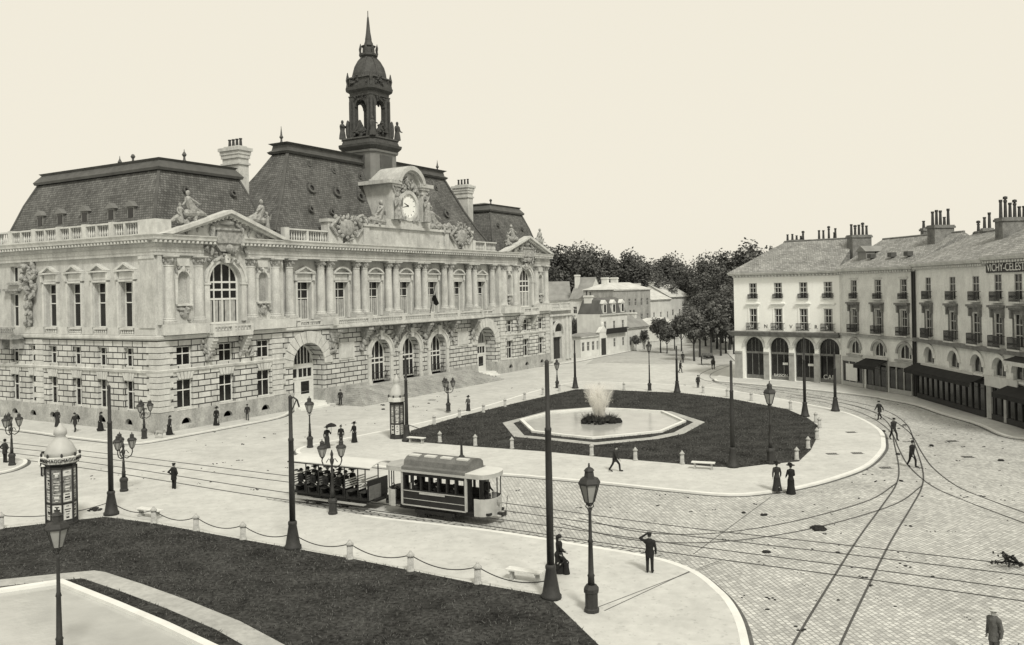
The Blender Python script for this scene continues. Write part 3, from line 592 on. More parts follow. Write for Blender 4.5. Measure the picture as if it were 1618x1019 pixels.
# dormers on the side slope
for t in(5.2,8.2,12.4,16.5,20):
    m=MB(); m.fbox(S,-t-.55,-t+.55,-2.4,-1.2,19.6,21.0); m.fprism(S,[(-t-.75,21.0),(-t+.75,21.0),(-t,21.55)],-2.6,-1.0); d=m.build('dormer',MT['zinc'],LR); g=MB(); g.fbox(S,-t-.35,-t+.35,-1.2,-1.16,19.75,20.85); g.build('pane',MT['glass'],d)
def oculus(par,u,w_,z,r,tilt):
    m=MB(); M=Matrix.Translation((u,w_,z))@Matrix.Rotation(tilt,4,'X'); m.xf=M
    m.arcring(Fr(0,0,1,0),0,0,r*.55,r,-.5,.22,0,2*PI,12); 
    m.ell((0,-.15,r*1.05),(r*.5,.2,r*.4)); 
    o=m.build('roof_dormer',MT['lead'],par); g=MB(); g.xf=M; g.fprism(Fr(0,0,1,0),[(r*.6*cos(2*PI*i/10),r*.6*sin(2*PI*i/10)) for i in range(10)],-.3,.1); g.build('pane',MT['glass'],o)
m=MB(); za,zb=18.6,28.8
def cl(f): # concave slope
    return [(15.5+6*f,58.3-6*f,1.3+3.9*f,13.5-6.2*f,19.5+9.3*f)]
lo=[]
for f,bend in((0,0),(.08,.10),(.25,.30),(.5,.56),(.75,.79),(1,1)):
    g=bend; lo.append(rect(15.5+6*g,58.3-6*g,1.3+3.9*g,14.5-7.0*g,19.2+9.5*f))
lo.insert(0,rect(15.4,58.4,1.25,14.6,18.2)); loft(m,lo); CR=m.build('central_roof',MT['slate'],TH)
m=MB(); loft(m,[rect(21.2,52.6,4.9,7.8,28.6),rect(21.0,52.8,4.7,8.0,28.85),rect(21.4,52.4,5.1,7.6,29.1),rect(21.5,52.3,5.2,7.5,29.6),rect(21.1,52.7,4.8,7.9,29.85)])
for x in(15.5,58.3):
    q=1 if x<30 else -1
    P=[(x+q*6*g,1.3+3.9*g,19.2+9.5*f) for f,g in((0,0),(.25,.30),(.5,.56),(1,1))]; m.tube([(a+q*.02,b-.02,c) for a,b,c in P],.2,6); 
m.build('roof_crest',MT['lead'],CR)
finial(CR,21.6,6.2,29.8,2.0); finial(CR,52.2,6.2,29.8,1.7)
def slopew(z):
    f=(z-19.2)/9.5; return 1.3+3.9*min(1,f*1.08)
for x,z,r in((24.6,27.6,.34),(28.6,27.2,.34),(33.3,27,.34),(23.6,24.6,.62),(27.9,24.5,.62),(32,24.3,.6),(22.3,22,.38),(25.7,21.9,.38),(49.6,27.0,.34),(44.9,23.4,.6),(49.8,23.3,.6),(46.5,26.8,.34)): oculus(CR,x,slopew(z)-.05,z,r,R(-22))
for x,z in((5.2,22.6),(11,22.8)): oculus(LR,x,2.35,z,.38,R(-24))
oculus(RR,62.2,2.2,22.3,.3,R(-24)); oculus(RR,69.5,2.2,22,.3,R(-24))
# ---- chimneys
def chim(u,w_,z0,z1,a,b,n):
    m=MB(); m.sqlathe((u,w_,z0),[(1,0)],0); m=MB()
    m.box(u-a,u+a,w_-b,w_+b,z0,z1-1.6); m.box(u-a-.15,u+a+.15,w_-b-.15,w_+b+.15,z1-2.3,z1-2.1); m.box(u-a-.12,u+a+.12,w_-b-.12,w_+b+.12,z1-1.6,z1-1.2); m.box(u-a-.2,u+a+.2,w_-b-.2,w_+b+.2,z1-1.2,z1-.8); m.box(u-a-.34,u+a+.34,w_-b-.34,w_+b+.34,z1-.8,z1-.45); m.box(u-a+.1,u+a-.1,w_-b+.1,w_+b-.1,z1-.45,z1-.25)
    c=m.build('chimney_stack',MT['stone'],TH); 
    for i in range(n):
        q=MB(); y=w_-b+.4+(2*b-.8)*i/(n-1); q.lathe((u,y,z1-.26),[(.17,0),(.13,.7),(.18,.75),(.18,.85)],8); q.build('chimney_pot',MT['pot'],c)
chim(14.9,6.3,18,28.8,.7,1.25,4); chim(59.0,6.3,18,28.8,.7,1.25,4)
# ---- bell tower
T=(C,5.85,0); m=MB()
m.sqlathe(T,[(2.55,26.0),(2.55,30.3),(2.75,30.35),(2.8,30.6)],.18); m.sqlathe(T,[(1.4,27.5),(1.4,27.6)],0)
for q in(-1,1):
    m.box(T[0]-1.2,T[0]+1.2,T[1]-2.62,T[1]-2.5,28.3,30.0); m.box(T[0]-2.62,T[0]-2.5,T[1]-1.2,T[1]+1.2,28.3,30.0)
BT=m.build('bell_tower',MT['zinc'],TH)
m=MB(); m.sqlathe(T,[(2.7,30.6),(3.15,31.1),(3.2,31.4),(2.9,31.5),(2.75,32.0),(2.9,32.1),(2.75,32.3)],.2); m.build('tower_cornice',MT['spire'],BT)
m=MB(); s=2.05
for qx in(-1,1):
    for qy in(-1,1):
        m.sqlathe((T[0]+qx*1.45,T[1]+qy*1.45,0),[(.60,32.2),(.60,33.2),(.5,33.3),(.47,37.6),(.56,37.8)],.3)
        for a,b in((qx*.62,0),(0,qy*.62)): m.tube([(T[0]+qx*1.45+a,T[1]+qy*1.45+b,32.3),(T[0]+qx*1.45+a,T[1]+qy*1.45+b,37.2)],.15,6)
        m.ell((T[0]+qx*2.0,T[1]+qy*2.0,33.5),(.3,.3,1.3)); 
for k in range(4):
    Fq=Fr(T[0]+(1.82*cos(k*PI/2)),T[1]+1.82*sin(k*PI/2),-sin(k*PI/2),cos(k*PI/2))
    m.arcring(Fq,0,36.4,.85,1.9,-.55,0,R(0),PI,10); lumps(m,Fq,-1.3,1.3,-.1,.3,32.2,34.2,16,rg,(.2,.42)); lumps(m,Fq,-1.0,1.0,-.05,.2,37.2,37.9,8,rg,(.15,.3),'box'); m.fbox(Fq,-1.05,1.05,-.35,-.1,32.3,33.1); m.fprism(Fq,[(-1.2,33.1),(1.2,33.1),(.5,33.7),(0,34.6),(-.5,33.7)],.0,.3)
m.sqlathe(T,[(2.0,37.7),(2.05,38.2)],.25); m.build('belfry_arcade',MT['spire'],BT)
m=MB(); m.sqlathe(T,[(2.0,38.2),(2.4,38.5),(2.45,38.85),(2.15,38.95),(2.1,39.9),(2.3,40.0),(2.15,40.2)],.25)
for k in range(4):
    Fq=Fr(T[0]+(2.1*cos(k*PI/2)),T[1]+2.1*sin(k*PI/2),-sin(k*PI/2),cos(k*PI/2)); lumps(m,Fq,-1.4,1.4,-.05,.2,39,40.8,12,rg,(.2,.36))
for qx in(-1,1):
    for qy in(-1,1): m.lathe((T[0]+qx*1.95,T[1]+qy*1.95,38.9),[(.25,0),(.15,.5),(.25,1.0),(.05,2.0)],6)
m.build('upper_cornice',MT['spire'],BT)
m=MB(); m.lathe(T,[(2.25,40.1),(2.2,40.7),(1.95,41.5),(1.5,42.3),(1.0,42.85),(.95,43.0),(1.25,43.15),(1.25,43.4),(.85,43.5),(.8,44.3),(1.0,44.45),(.65,44.6),(.45,45.2),(.45,45.4),(.3,46.3),(.12,48.2),(.06,48.4),(.05,49.1)],8,PI/8)
for k in range(8):
    a=PI/8+PI/4*k; m.tube([(T[0]+r*cos(a),T[1]+r*sin(a),z) for r,z in((2.28,40.1),(2.2,40.7),(1.98,41.5),(1.52,42.3),(1.0,42.9))],.1,5); m.lathe((T[0]+1.15*cos(a),T[1]+1.15*sin(a),43.3),[(.16,0),(.1,.4),(.16,.8),(.03,1.35)],5)
m.build('dome',MT['spire'],BT)
for qx,qy in((-1,-1),(1,-1),(-1,1),(1,1)):
    m=MB(); figure(m,(T[0]+qx*2.5,T[1]+qy*2.5,32.3),2.5,rg); m.build('statue',MT['spire'],BT)
# ---- low wing at the far end
AN=empty('annex_wing',(O.x+LT*UX,O.y+LT*UY,0),math.atan2(UY,UX),'low stone wing with dark doorway at the far end of the town hall','wing')
m=MB(); m.wall(F,.02,8.3,0,9.0,-.3,[(1.9,4.9,.7,4.4,False,.5),(1.9,4.9,5.3,7.0,False,.12)],.5); m.add([(8.3,.3,0),(8.3,9,0),(8.3,9,9),(8.3,.3,9)],[(0,1,2,3)]); m.add([(.02,.3,9),(8.3,.3,9),(8.3,9,9),(.02,9,9)],[(0,1,2,3)]); m.build('wall',MT['stone'],AN)
m=MB(); m.fbox(F,.02,8.5,-.3,.1,7.9,8.2); m.fbox(F,.02,8.6,-.3,.3,8.8,9.05); balus(m,F,.6,4.2,-.5,-.3,9.06,10.1); balus(m,F,4.6,7.9,-.5,-.3,9.06,10.1); m.fbox(F,.02,.6,-.55,-.2,9.06,10.15); m.fbox(F,4.2,4.6,-.55,-.25,9.06,10.15); m.fbox(F,7.9,8.4,-.55,-.2,9.06,10.2)
m.fbox(F,.6,1.4,-.3,-.1,.5,7.9); m.fbox(F,6.2,7.0,-.3,-.1,.5,7.9); m.fbox(F,7.5,8.3,-.3,-.1,.5,7.9); m.arcring(F,3.4,5.2,1.5,1.9,-.3,.05,0,PI); m.build('trim',MT['trim'],AN)
m=MB(); m.fbox(F,1.9,4.9,-.8,-.74,.7,4.4)
for x in(2.0,3.4,4.8): m.fbox(F,x-.06,x+.06,-.74,-.7,.7,4.4)
m.build('door',MT['darkwood'],AN)
# flag on the balcony
fl=empty('flag',(0,0,0),0,'small dark flag on a slanting pole at the town hall balcony','flag'); fl.location=TH.location; fl.rotation_euler=TH.rotation_euler
m=MB(); m.tube([(39.6,-1.2,9.4),(39.3,-1.9,11.4),(39.0,-2.6,13.4)],.05,6); m.build('pole',MT['iron'],fl)
m=MB(); n=8
for i in range(n):
    for j in range(5):
        pass
vs=[];fs=[]
for i in range(9):
    for j in range(7):
        a=i/8;b=j/6; vs.append((39.25-.3*a+.25*sin(6*b+a*3)*.4+b*.9,-2.0-.35*a+.25*sin(5*a+3*b)+.05*b,11.2+1.1*a*(1-.25*b)-.5*b+.12*sin(5*b)))
for i in range(8):
    for j in range(6): fs.append((i*7+j,i*7+j+1,(i+1)*7+j+1,(i+1)*7+j))
m.add(vs,fs); q=m.build('cloth',MT['cloth'],fl); sm=q.modifiers.new('thick','SOLIDIFY'); sm.thickness=.02
# ------------------------------------------------------------------ ground, pavements, lawns
def cat(pts,n=8,closed=False):
    P=[Vector(p) for p in pts]; out=[]; N=len(P)
    for i in range(N if closed else N-1):
        p0=P[(i-1)%N] if closed or i>0 else P[0]*2-P[1]; p1=P[i]; p2=P[(i+1)%N]; p3=P[(i+2)%N] if closed or i+2<N else P[-1]*2-P[-2]
        for k in range(n):
            t=k/n; out.append(.5*((2*p1)+(p2-p0)*t+(2*p0-5*p1+4*p2-p3)*t*t+(3*p1-p0-3*p2+p3)*t**3))
    if not closed: out.append(P[-1])
    return out
def GP(pts,z=0.): return [G(x,y,z) for x,y in pts]
def offs(P,d,closed=False):
    """polyline moved sideways by d (left of travel positive)"""
    out=[];n=len(P)
    for i in range(n):
        a=P[i-1] if closed or i>0 else None; b=P[(i+1)%n] if closed or i<n-1 else None
        ns=[]
        for p,q in((a,P[i]),(P[i],b)):
            if p is None or q is None: continue
            e=Vector((q[0]-p[0],q[1]-p[1])); 
            if e.length>1e-6: e.normalize(); ns.append(Vector((-e.y,e.x)))
        m=sum(ns,Vector((0,0))); m.normalize(); k=d/max(.35,m.dot(ns[0])); out.append(Vector((P[i][0]+m.x*k,P[i][1]+m.y*k,P[i][2])))
    return out
def flat(m,P,z): return m.add([(p[0],p[1],z) for p in P],[tuple(range(len(P)))])
def band(m,A,B,z0,z1,closed=False):
    n=len(A); 
    for i in range(n if closed else n-1):
        j=(i+1)%n; m.add([(A[i][0],A[i][1],z0),(A[j][0],A[j][1],z0),(B[j][0],B[j][1],z0),(B[i][0],B[i][1],z0),(A[i][0],A[i][1],z1),(A[j][0],A[j][1],z1),(B[j][0],B[j][1],z1),(B[i][0],B[i][1],z1)],[(4,5,6,7),(0,1,5,4),(2,3,7,6)])
    return m
def slab(m,P,z0,z1): return m.frus([(p[0],p[1],z0) for p in P],[(p[0],p[1],z1) for p in P])
ZP=.12
m=MB(); m.add([(-4000,-60,0),(4000,-60,0),(4000,5000,0),(-4000,5000,0)],[(0,1,2,3)]); struct('ground',m,MT['sand'])
ISL=[(470,716),(520,726),(600,737),(700,744),(804,749.5),(880,756),(960,763),(1050,772.5),(1150,781),(1216,776.6),(1273,767.5),(1330,752),(1372,735),(1395,713.5),(1399,699),(1392,679),(1358,659),(1324,648),(1270,637),(1190,622),(1110,611),(1030,606),(960,603.5),(905,604),(850,616),(780,637),(700,659),(620,677),(540,693),(480,705)]
isl=cat(GP(ISL,ZP),6,True)
cob=[(660,772)]+[(x,y+3) for x,y in ISL[3:20]]+[(1125,604),(1140,603),(1270,614),(1372,625),(1447,639),(1543,669),(1618,694),(1850,790),(2000,1150),(1230,1150),(1175,1000),(1157,951),(1136,929),(1105,905),(1059,886),(921,860),(796,840),(660,822)]
m=MB(); flat(m,GP(cob),.004); struct('road',m,MT['cobble'])
m=MB(); flat(m,GP([(925,576),(960,572.5),(1010,573.5),(1060,573.5),(1118,574),(1150,580),(1160,570),(1172,552),(1165,540),(1080,535),(1050,546),(1004,553),(942,565)]),.004); mat('avenue',.36,.15,.15,.95,.2,fine=.15); struct('avenue',m,MT['avenue'])
A=GP([(958,573),(1010,574.2),(1060,574.5),(1112,575)]); m=MB(); band(m,offs(A,.1),offs(A,-.1),0,.012); struct('gutter_kerb_shade',m,MT['kerbdark'])  # thin dark strip painting the kerb's shadow across the avenue mouth
# raised island round the far lawn
m=MB(); slab(m,isl,-.1,ZP); struct('island_pavement',m,MT['pave'])
m=MB(); band(m,offs(isl,-.02,True),offs(isl,.30,True),.0,ZP+.006,True); struct('island_kerb',m,MT['kerb'])
m=MB(); band(m,offs(isl,-.22,True),offs(isl,-.03,True),.0,.014,True); struct('gutter_kerb_shade',m,MT['kerbdark'])
# near pavement
NP=[(-220,850),(0,811),(90,793),(165,779),(262,771),(350,778),(464,796),(540,808),(602,817),(700,828),(796,840),(921,860),(1000,873),(1059,886),(1105,905),(1136,929),(1157,951),(1175,985),(1188,1040)]
npv=cat(GP(NP,ZP),5); full=npv+[Vector((11,20,0)),Vector((12,6,0)),Vector((-60,6,0)),Vector((-60,50,0))]
m=MB(); slab(m,full,-.1,ZP); struct('pavement',m,MT['pave'])
m=MB(); band(m,offs(npv[38:],.02),offs(npv[38:],-.28),0,ZP+.006); struct('kerb',m,MT['kerb'])
m=MB(); band(m,offs(npv[60:],.2),offs(npv[60:],.03),0,.014); struct('gutter_kerb_shade',m,MT['kerbdark'])
# joints across the pavement (slab lines from the photo)
m=MB()
for a,b in(((1142,884),(930,965)),((1095,900),(955,965)),((1218,782),(1095,872))):
    A,B=G(*a,ZP),G(*b,ZP); e=(B-A).normalized(); q=Vector((-e.y,e.x,0))*.025
    z=ZP+.004 if a[0]!=1218 else .009; flat(m,[A+q,A-q,B-q,B+q],z)
struct('drain_groove',m,MT['kerbdark'])
# town hall pavement
KT=[(-260,650),(0,676),(100,689),(170,697),(205,700),(240,697),(300,686),(380,671),(450,656),(474,637.5),(520,638),(554,636),(600,630),(645,621),(700,610),(776,596),(783,590),(825,582),(908,571),(942,564.5),(1004,552.5),(1050,545.5),(1100,538)]
kt=cat(GP(KT,ZP),5); m=MB(); ktback=[Vector((140,330,0)),Vector((-20,330,0)),Vector((-90,150,0)),Vector((-120,80,0))]
slab(m,kt+ktback,-.1,ZP); struct('town_hall_pavement',m,MT['pave'])
m=MB(); band(m,offs(kt,-.02),offs(kt,.3),0,ZP+.006); struct('kerb',m,MT['kerb']); m=MB(); band(m,offs(kt,-.28),offs(kt,-.03),0,.014); struct('gutter_kerb_shade',m,MT['kerbdark'])
# pavement before the right hand row
KR=[(1128,598.5),(1133,602),(1159,604),(1270,614),(1372,625),(1398,629.5),(1447,639),(1488.5,653),(1543.5,669),(1585,687),(1640,697),(1800,742)]
kr=cat(GP(KR,ZP),5); m=MB(); slab(m,kr+[Vector((80,50,0)),Vector((120,140,0)),Vector((45,190,0)),Vector((36,140,0))],-.1,ZP); struct('row_pavement',m,MT['pave'])
m=MB(); band(m,offs(kr,-.02),offs(kr,.3),0,ZP+.006); struct('kerb',m,MT['kerb']); m=MB(); band(m,offs(kr,-.3),offs(kr,-.03),0,.014); struct('gutter_kerb_shade',m,MT['kerbdark'])
# refuge island at the far left
RF=[(-60,757),(0,746),(25,740),(42,731),(38,724),(10,722),(-60,726)]; rf=cat(GP(RF,ZP),6,True); m=MB(); slab(m,rf,-.1,ZP); struct('refuge',m,MT['pave']); m=MB(); band(m,offs(rf,-.02,True),offs(rf,.26,True),0,ZP+.006,True); struct('kerb',m,MT['kerb']); m=MB(); band(m,offs(rf,-.25,True),offs(rf,-.03,True),0,.014,True); struct('gutter_kerb_shade',m,MT['kerbdark'])
# lawns
FL=[(646,697),(649,681),(726,658.5),(820,636),(910,615.5),(946,615),(986,617.5),(1074,621),(1153,630),(1244,647),(1276,661),(1294,674),(1291,691),(1281,711),(1262,729),(1207,734),(1170,738.5),(1130,737.5),(960,723),(857,713),(750,705.5)]
fl_=GP(FL,ZP); m=MB(); slab(m,fl_,0,ZP+.04); struct('lawn',m,MT['lawn'])
NL=[(-260,868),(2,836),(166,817.5),(239,827),(384,853.5),(554,883.5),(751,923),(864,942.5),(892,968),(968,1042)]
nl=GP(NL,ZP)+[Vector((4,20,0)),Vector((4,8,0)),Vector((-50,8,0)),Vector((-50,40,0))]; m=MB(); slab(m,nl,0,ZP+.04); struct('lawn',m,MT['lawn'])
def poly_in(P,x,y):
    c=False;n=len(P)
    for i in range(n):
        a,b=P[i],P[i-1]
        if (a[1]>y)!=(b[1]>y) and x<(b[0]-a[0])*(y-a[1])/(b[1]-a[1])+a[0]: c=not c
    return c
# basins: path ring, grass ring, stone rim, water
FP=GP([(794,668),(812,690),(866,695),(940,703),(1040,693.5),(1081,685),(1114,667),(1061,650),(983,645),(940,643),(870,648)],.16)
FW=GP([(824,665),(843,683),(890,689),(936,693.5),(996,688),(1044,683),(1081,667),(1046,651.5),(983,647.8),(940,646.5),(875,652)],.16)
WP=GP([(-200,944),(0,916),(87,907),(149,901.5),(166,904),(225,923),(298,949),(380,982),(470,1030)],.16); 
WW=GP([(-200,966),(0,937),(94,923),(183,959),(260,992),(360,1040)],.16)
m=MB(); band(m,FP,offs(FP,.95,True),.0,.17,True); struct('garden_path',m,MT['path'])
m=MB(); band(m,WP,offs(WP,-1.0),.0,.17); struct('garden_path',m,MT['path'])
m=MB(); flat(m,FW,.19); o=struct('water',m,MT['water'])
ww=WW+[Vector((-6,24,0)),Vector((-8,14,0)),Vector((-40,14,0)),Vector((-40,30,0))]
m=MB(); flat(m,ww,.19); struct('water',m,MT['water'])
m=MB(); band(m,offs(FW,-.18,True),offs(FW,.14,True),.0,.33,True); tag(m.build('basin_rim',MT['kerb']),'pale stone rim of the long octagonal basin with the jet','basin rim')
m=MB(); band(m,offs(WW,.18),offs(WW,-.14),.0,.33); tag(m.build('basin_rim',MT['kerb']),'pale stone rim of the basin cut by the bottom left corner','basin rim')
# rails
def track(px,name,g=1.44,wd=.085,step=8,sett=False,d0=-1.05,d1=1.05):
    P=cat(GP(px),step); m=MB()
    for s in(-1,1): band(m,offs(P,s*g/2-wd/2),offs(P,s*g/2+wd/2),.0,.022)
    struct('tram_rails',m,MT['rail'])
    if sett: m=MB(); A,B=offs(P,d0),offs(P,d1); [m.add([(a[0],a[1],.008) for a in(A[i],A[i+1],B[i+1],B[i])],[(0,1,2,3)]) for i in range(len(A)-1)]; struct('track_bed',m,MT['sett'])
TN=[(-150,700),(123,733.5),(420,779.5),(620,804.5),(817,831),(1060,866),(1340,903),(1618,941),(1850,973)]
TF=[(-150,686),(123,715.5),(420,752.5),(620,777.5),(817,803.5),(1060,837),(1340,869),(1618,901.5),(1850,929)]
track(TN[:3]+TN[3:],'a',sett=False); track(TF,'b')
P=cat(GP([(440,782),(620,804.5),(817,831),(1060,866)]),8); m=MB(); A,B=offs(P,-1.0),offs(P,-1.75); [m.add([(a[0],a[1],.008) for a in(A[i],A[i+1],B[i+1],B[i])],[(0,1,2,3)]) for i in range(len(A)-1)]; struct('track_bed',m,MT['sett'])
track([(1185,572),(1150,577),(1128,584.5),(1114,592.5),(1122,600.5),(1180,611),(1250,620.5),(1330,634),(1385,648),(1418,670),(1430,705),(1439,742),(1436,768),(1417,800),(1380,856),(1330,945),(1300,1000),(1270,1060)],'m',step=6)
track([(1250,625.5),(1300,633),(1350,645),(1390,660),(1422,683),(1438,712),(1455,738),(1492,768),(1545,791),(1618,818),(1760,870)],'r',step=6)
track([(1436,766),(1395,793),(1300,822),(1200,842),(1100,851),(1000,846),(900,823)],'l',step=6)
# ------------------------------------------------------------------ street furniture
def at(o,p,rz=0): o.location=p; o.rotation_euler=(0,0,rz); return o
# bollards with domed caps
def make_bollard():
    r=empty('bollard',(0,0,0),0,'','bollard')
    m=MB(); m.lathe((0,0,0),[(.19,0),(.19,.08),(.15,.10),(.135,.66)],12); m.build('post',MT['bollard'],r,True)
    m=MB(); m.lathe((0,0,.66),[(.135,0),(.18,.02),(.18,.09),(.13,.12),(.10,.18),(.05,.2),(.06,.24),(.02,.28)],12); m.build('cap',MT['bollard'],r,True)
    return r
B0=make_bollard(); BN={}
def bollard(px,py,label,grp,z=ZP):
    global B0
    p=G(px,py,z); o=B0 if not BN else copytree(B0); at(o,p,rnd.uniform(0,1)); tag(o,label,'bollard',grp); BN[(px,py)]=p; return p
near=[(2,836,'bollard cut by the left edge beside the pale kiosk'),(243,827,'bollard in front of the left bench, beside the first tall pole'),(310,839,'third bollard from the left along the near lawn'),(384,853,'bollard just left of the tall pole before the trailer'),(553,884,'bollard just right of the tall pole before the trailer'),(649,903,'bollard below the tram, middle of three right of that pole'),(755,923,'bollard next to the near bench at the lawn corner')]
NB=[bollard(x,y,l,'chained bollards along the near lawn') for x,y,l in near]
far=[(695,699,'bollard beside the bench at the tip of the far lawn'),(751,704.5,'bollard behind the tram roof mast on the far lawn edge'),(809,709,'bollard just left of the tallest pole on the far lawn edge'),(935,720,'bollard in front of the basin, left of the walking man'),(1004,727,'bollard just right of the man walking by the far lawn'),(1078,733,'bollard left of the bench before the far lawn'),(1259,727,'bollard behind the two women in black'),(1277,709,'bollard at the right corner of the lawn, second from the women'),(1291,694,'bollard at the round right end of the lawn, third from the women'),(1295,676,'bollard at the right tip of the lawn, pale capped'),(1289,667,'bollard beside the flared pole at the lawn end'),(1249,647,'bollard left of the flared pole, right of the lawn lantern'),(1187,633,'bollard left of the lantern standing in the lawn'),(1149,627,'bollard behind the lawn, right beside the thin pole'),(1111,621,'bollard at the back of the lawn near the walking man'),(986,616,'bollard at the back of the lawn, right of the jet'),(947,615.5,'bollard at the back of the lawn, behind the jet'),(884,618,'bollard at the back left of the lawn by the lamp post'),(858,624,'bollard on the back left edge, second from the lamp post'),(829,632,'bollard on the back left edge, third from the lamp post'),(798,643,'bollard on the back left edge, midway along'),(764,652,'bollard on the back left edge, right of the woman in the hat'),(726,660,'bollard on the back left edge, left of the woman in the hat'),(686,671,'bollard nearest the second kiosk on the back left edge')]
FB=[bollard(x,y,l,'bollards round the far lawn') for x,y,l in far]
def chain(a,b,label,sag=.34,grp='chains between the near bollards',za=.74):
    a=Vector(a)+Vector((0,0,za)); b=Vector(b)+Vector((0,0,za)); P=[a.lerp(b,i/16)-Vector((0,0,sag*(1-(2*i/16-1)**2))) for i in range(17)]
    m=MB(); m.tube(P,.024,5); return tag(m.build('chain',MT['iron']),label,'chain',grp)
# ---- tall tram poles
def pole(px,py,top,label,z=ZP,r=.13,arm=0,cap=True):
    p=G(px,py,z); h=(py-top)*p.y/FOC*1.0; o=empty('tram_pole',p,0,label,'pole','tall poles round the square')
    m=MB(); m.lathe((0,0,0),[(.42,0),(.42,.14),(.36,.2),(.30,.55),(.20,1.15),(.22,1.2),(.22,1.3),(.18,1.36)],12); m.build('base',MT['castiron'],o,True)
    m=MB(); m.lathe((0,0,1.36),[(.15,0),(.14,h*.4-1.36*.4),(.125,h*.7-1.36),(.14,h*.7-1.34),(.14,h*.7-1.24),(.10,h*.7-1.2),(.085,h-1.5),(.1,h-1.45),(.03,h-1.36)],10); m.build('shaft',MT['castiron'],o,True)
    if arm:
        m=MB(); m.tube([(0,0,h-.25),(arm*.35,0,h-.1),(arm*.8,0,h-.25),(arm*1.0,.05,h-.6)],.045,6); m.tube([(0,0,h-.9),(arm*.4,0,h-.55),(arm*.7,0,h-.25)],.03,5); m.build('bracket',MT['castiron'],o)
    return p
P1=pole(176,813,608,'tall dark pole at the near lawn corner beside the kiosk')
P2=pole(463,867,624,'tall dark pole standing before the tram trailer',arm=.42)
P3=pole(871,945,568,'tallest dark pole, in front of the fountain basin')
pole(643,697,562,'tall thin pole beside the second kiosk at the lawn tip'); pole(909,613.5,537,'tall pole behind the fountain, left of the jet'); pole(1070,620,546,'tall pole behind the lawn, right of the street lantern')
pole(1158,738,569,'tall thin pole at the front edge of the lawn, left of the lawn lantern'); pole(1272,658,532,'tall flared pole at the right end of the lawn'); pole(1320,649.5,556,'thin pole standing by the curved tracks before the row')
# chains
q=[NB[0],P1,NB[1],NB[2],NB[3],P2,NB[4],NB[5],NB[6],P3]
cl_=['chain behind the pale kiosk at the left edge','chain from the corner pole to the bench bollard','second chain right of the corner pole','third chain right of the corner pole','chain ending left at the pole before the trailer','chain starting right at the pole before the trailer','chain below the middle of the tram','chain below the front end of the tram','chain hanging before the near bench']
for i in range(9): chain(q[i],q[i+1],cl_[i])
# ---- lamps
def lantern(par,x,z,s=1.,y=0,name='lantern'):
    m=MB(); m.lathe((x,y,z),[(.06*s,0),(.10*s,.06*s),(.13*s,.10*s)],6); m.lathe((x,y,z+.58*s),[(.30*s,0),(.31*s,.05*s),(.24*s,.16*s),(.14*s,.2*s),(.12*s,.34*s),(.15*s,.36*s),(.10*s,.42*s),(.03*s,.46*s),(.02*s,.56*s)],6)
    for k in range(6):
        a=PI/3*k; m.tube([(x+.13*s*cos(a),y+.13*s*sin(a),z+.1*s),(x+.27*s*cos(a),y+.27*s*sin(a),z+.58*s)],.018*s,4)
    o=m.build(name,MT['castiron'],par); g=MB(); g.lathe((x,y,z+.11*s),[(.12*s,0),(.255*s,.46*s)],6); g.build('pane',MT['lampglass'],o); return o
mat('lampglass',.26,.1,3,.15,0,.5)
def lamp_column(o,h,s=1.):
    m=MB(); m.lathe((0,0,0),[(.26*s,0),(.26*s,.12),(.22*s,.16),(.22*s,.62*s),(.26*s,.66*s),(.26*s,.78*s),(.17*s,.9*s)],8); m.build('base',MT['castiron'],o)
    m=MB(); m.lathe((0,0,.9*s),[(.12*s,0),(.11*s,.3),(.13*s,.34),(.1*s,.4),(.075*s,(h-.9*s)*.55),(.1*s,(h-.9*s)*.56),(.065*s,(h-.9*s)*.6),(.05*s,(h-.9*s)*.95),(.09*s,(h-.9*s))],10); m.build('shaft',MT['castiron'],o,True)
def street_lantern(px,py,top,label,z=ZP,s=1.):
    p=G(px,py,z); H=(py-top)*p.y/FOC; o=empty('street_lantern',p,.2,label,'lamp','single lanterns on posts'); hl=1.25*s; lamp_column(o,H-hl,s)
    m=MB()
    for k in range(4): a=PI/2*k; m.tube([(0,0,H-hl-.05),(.14*s*cos(a),.14*s*sin(a),H-hl+.08),(.1*s*cos(a),.1*s*sin(a),H-hl+.2)],.02*s,5)
    m.build('bracket',MT['castiron'],o); lantern(o,0,H-hl+.1,1.25*s); return o
street_lantern(935,966,744,'ornate single lantern post, nearest lamp right of the tallest pole',s=1.15)
street_lantern(95,1069,815,'lantern post at the lower left, standing in the near lawn',s=1.0)
street_lantern(1218,732,609,'single lantern post standing in the far lawn',z=.16,s=1.2)
street_lantern(1026.5,617,541,'single lantern post behind the lawn, right of the jet')
street_lantern(490,707,631,'single lamp post in the open square, right of the pole before the trailer')
street_lantern(880.5,613,570,'small lamp post at the back of the lawn, left of the jet')
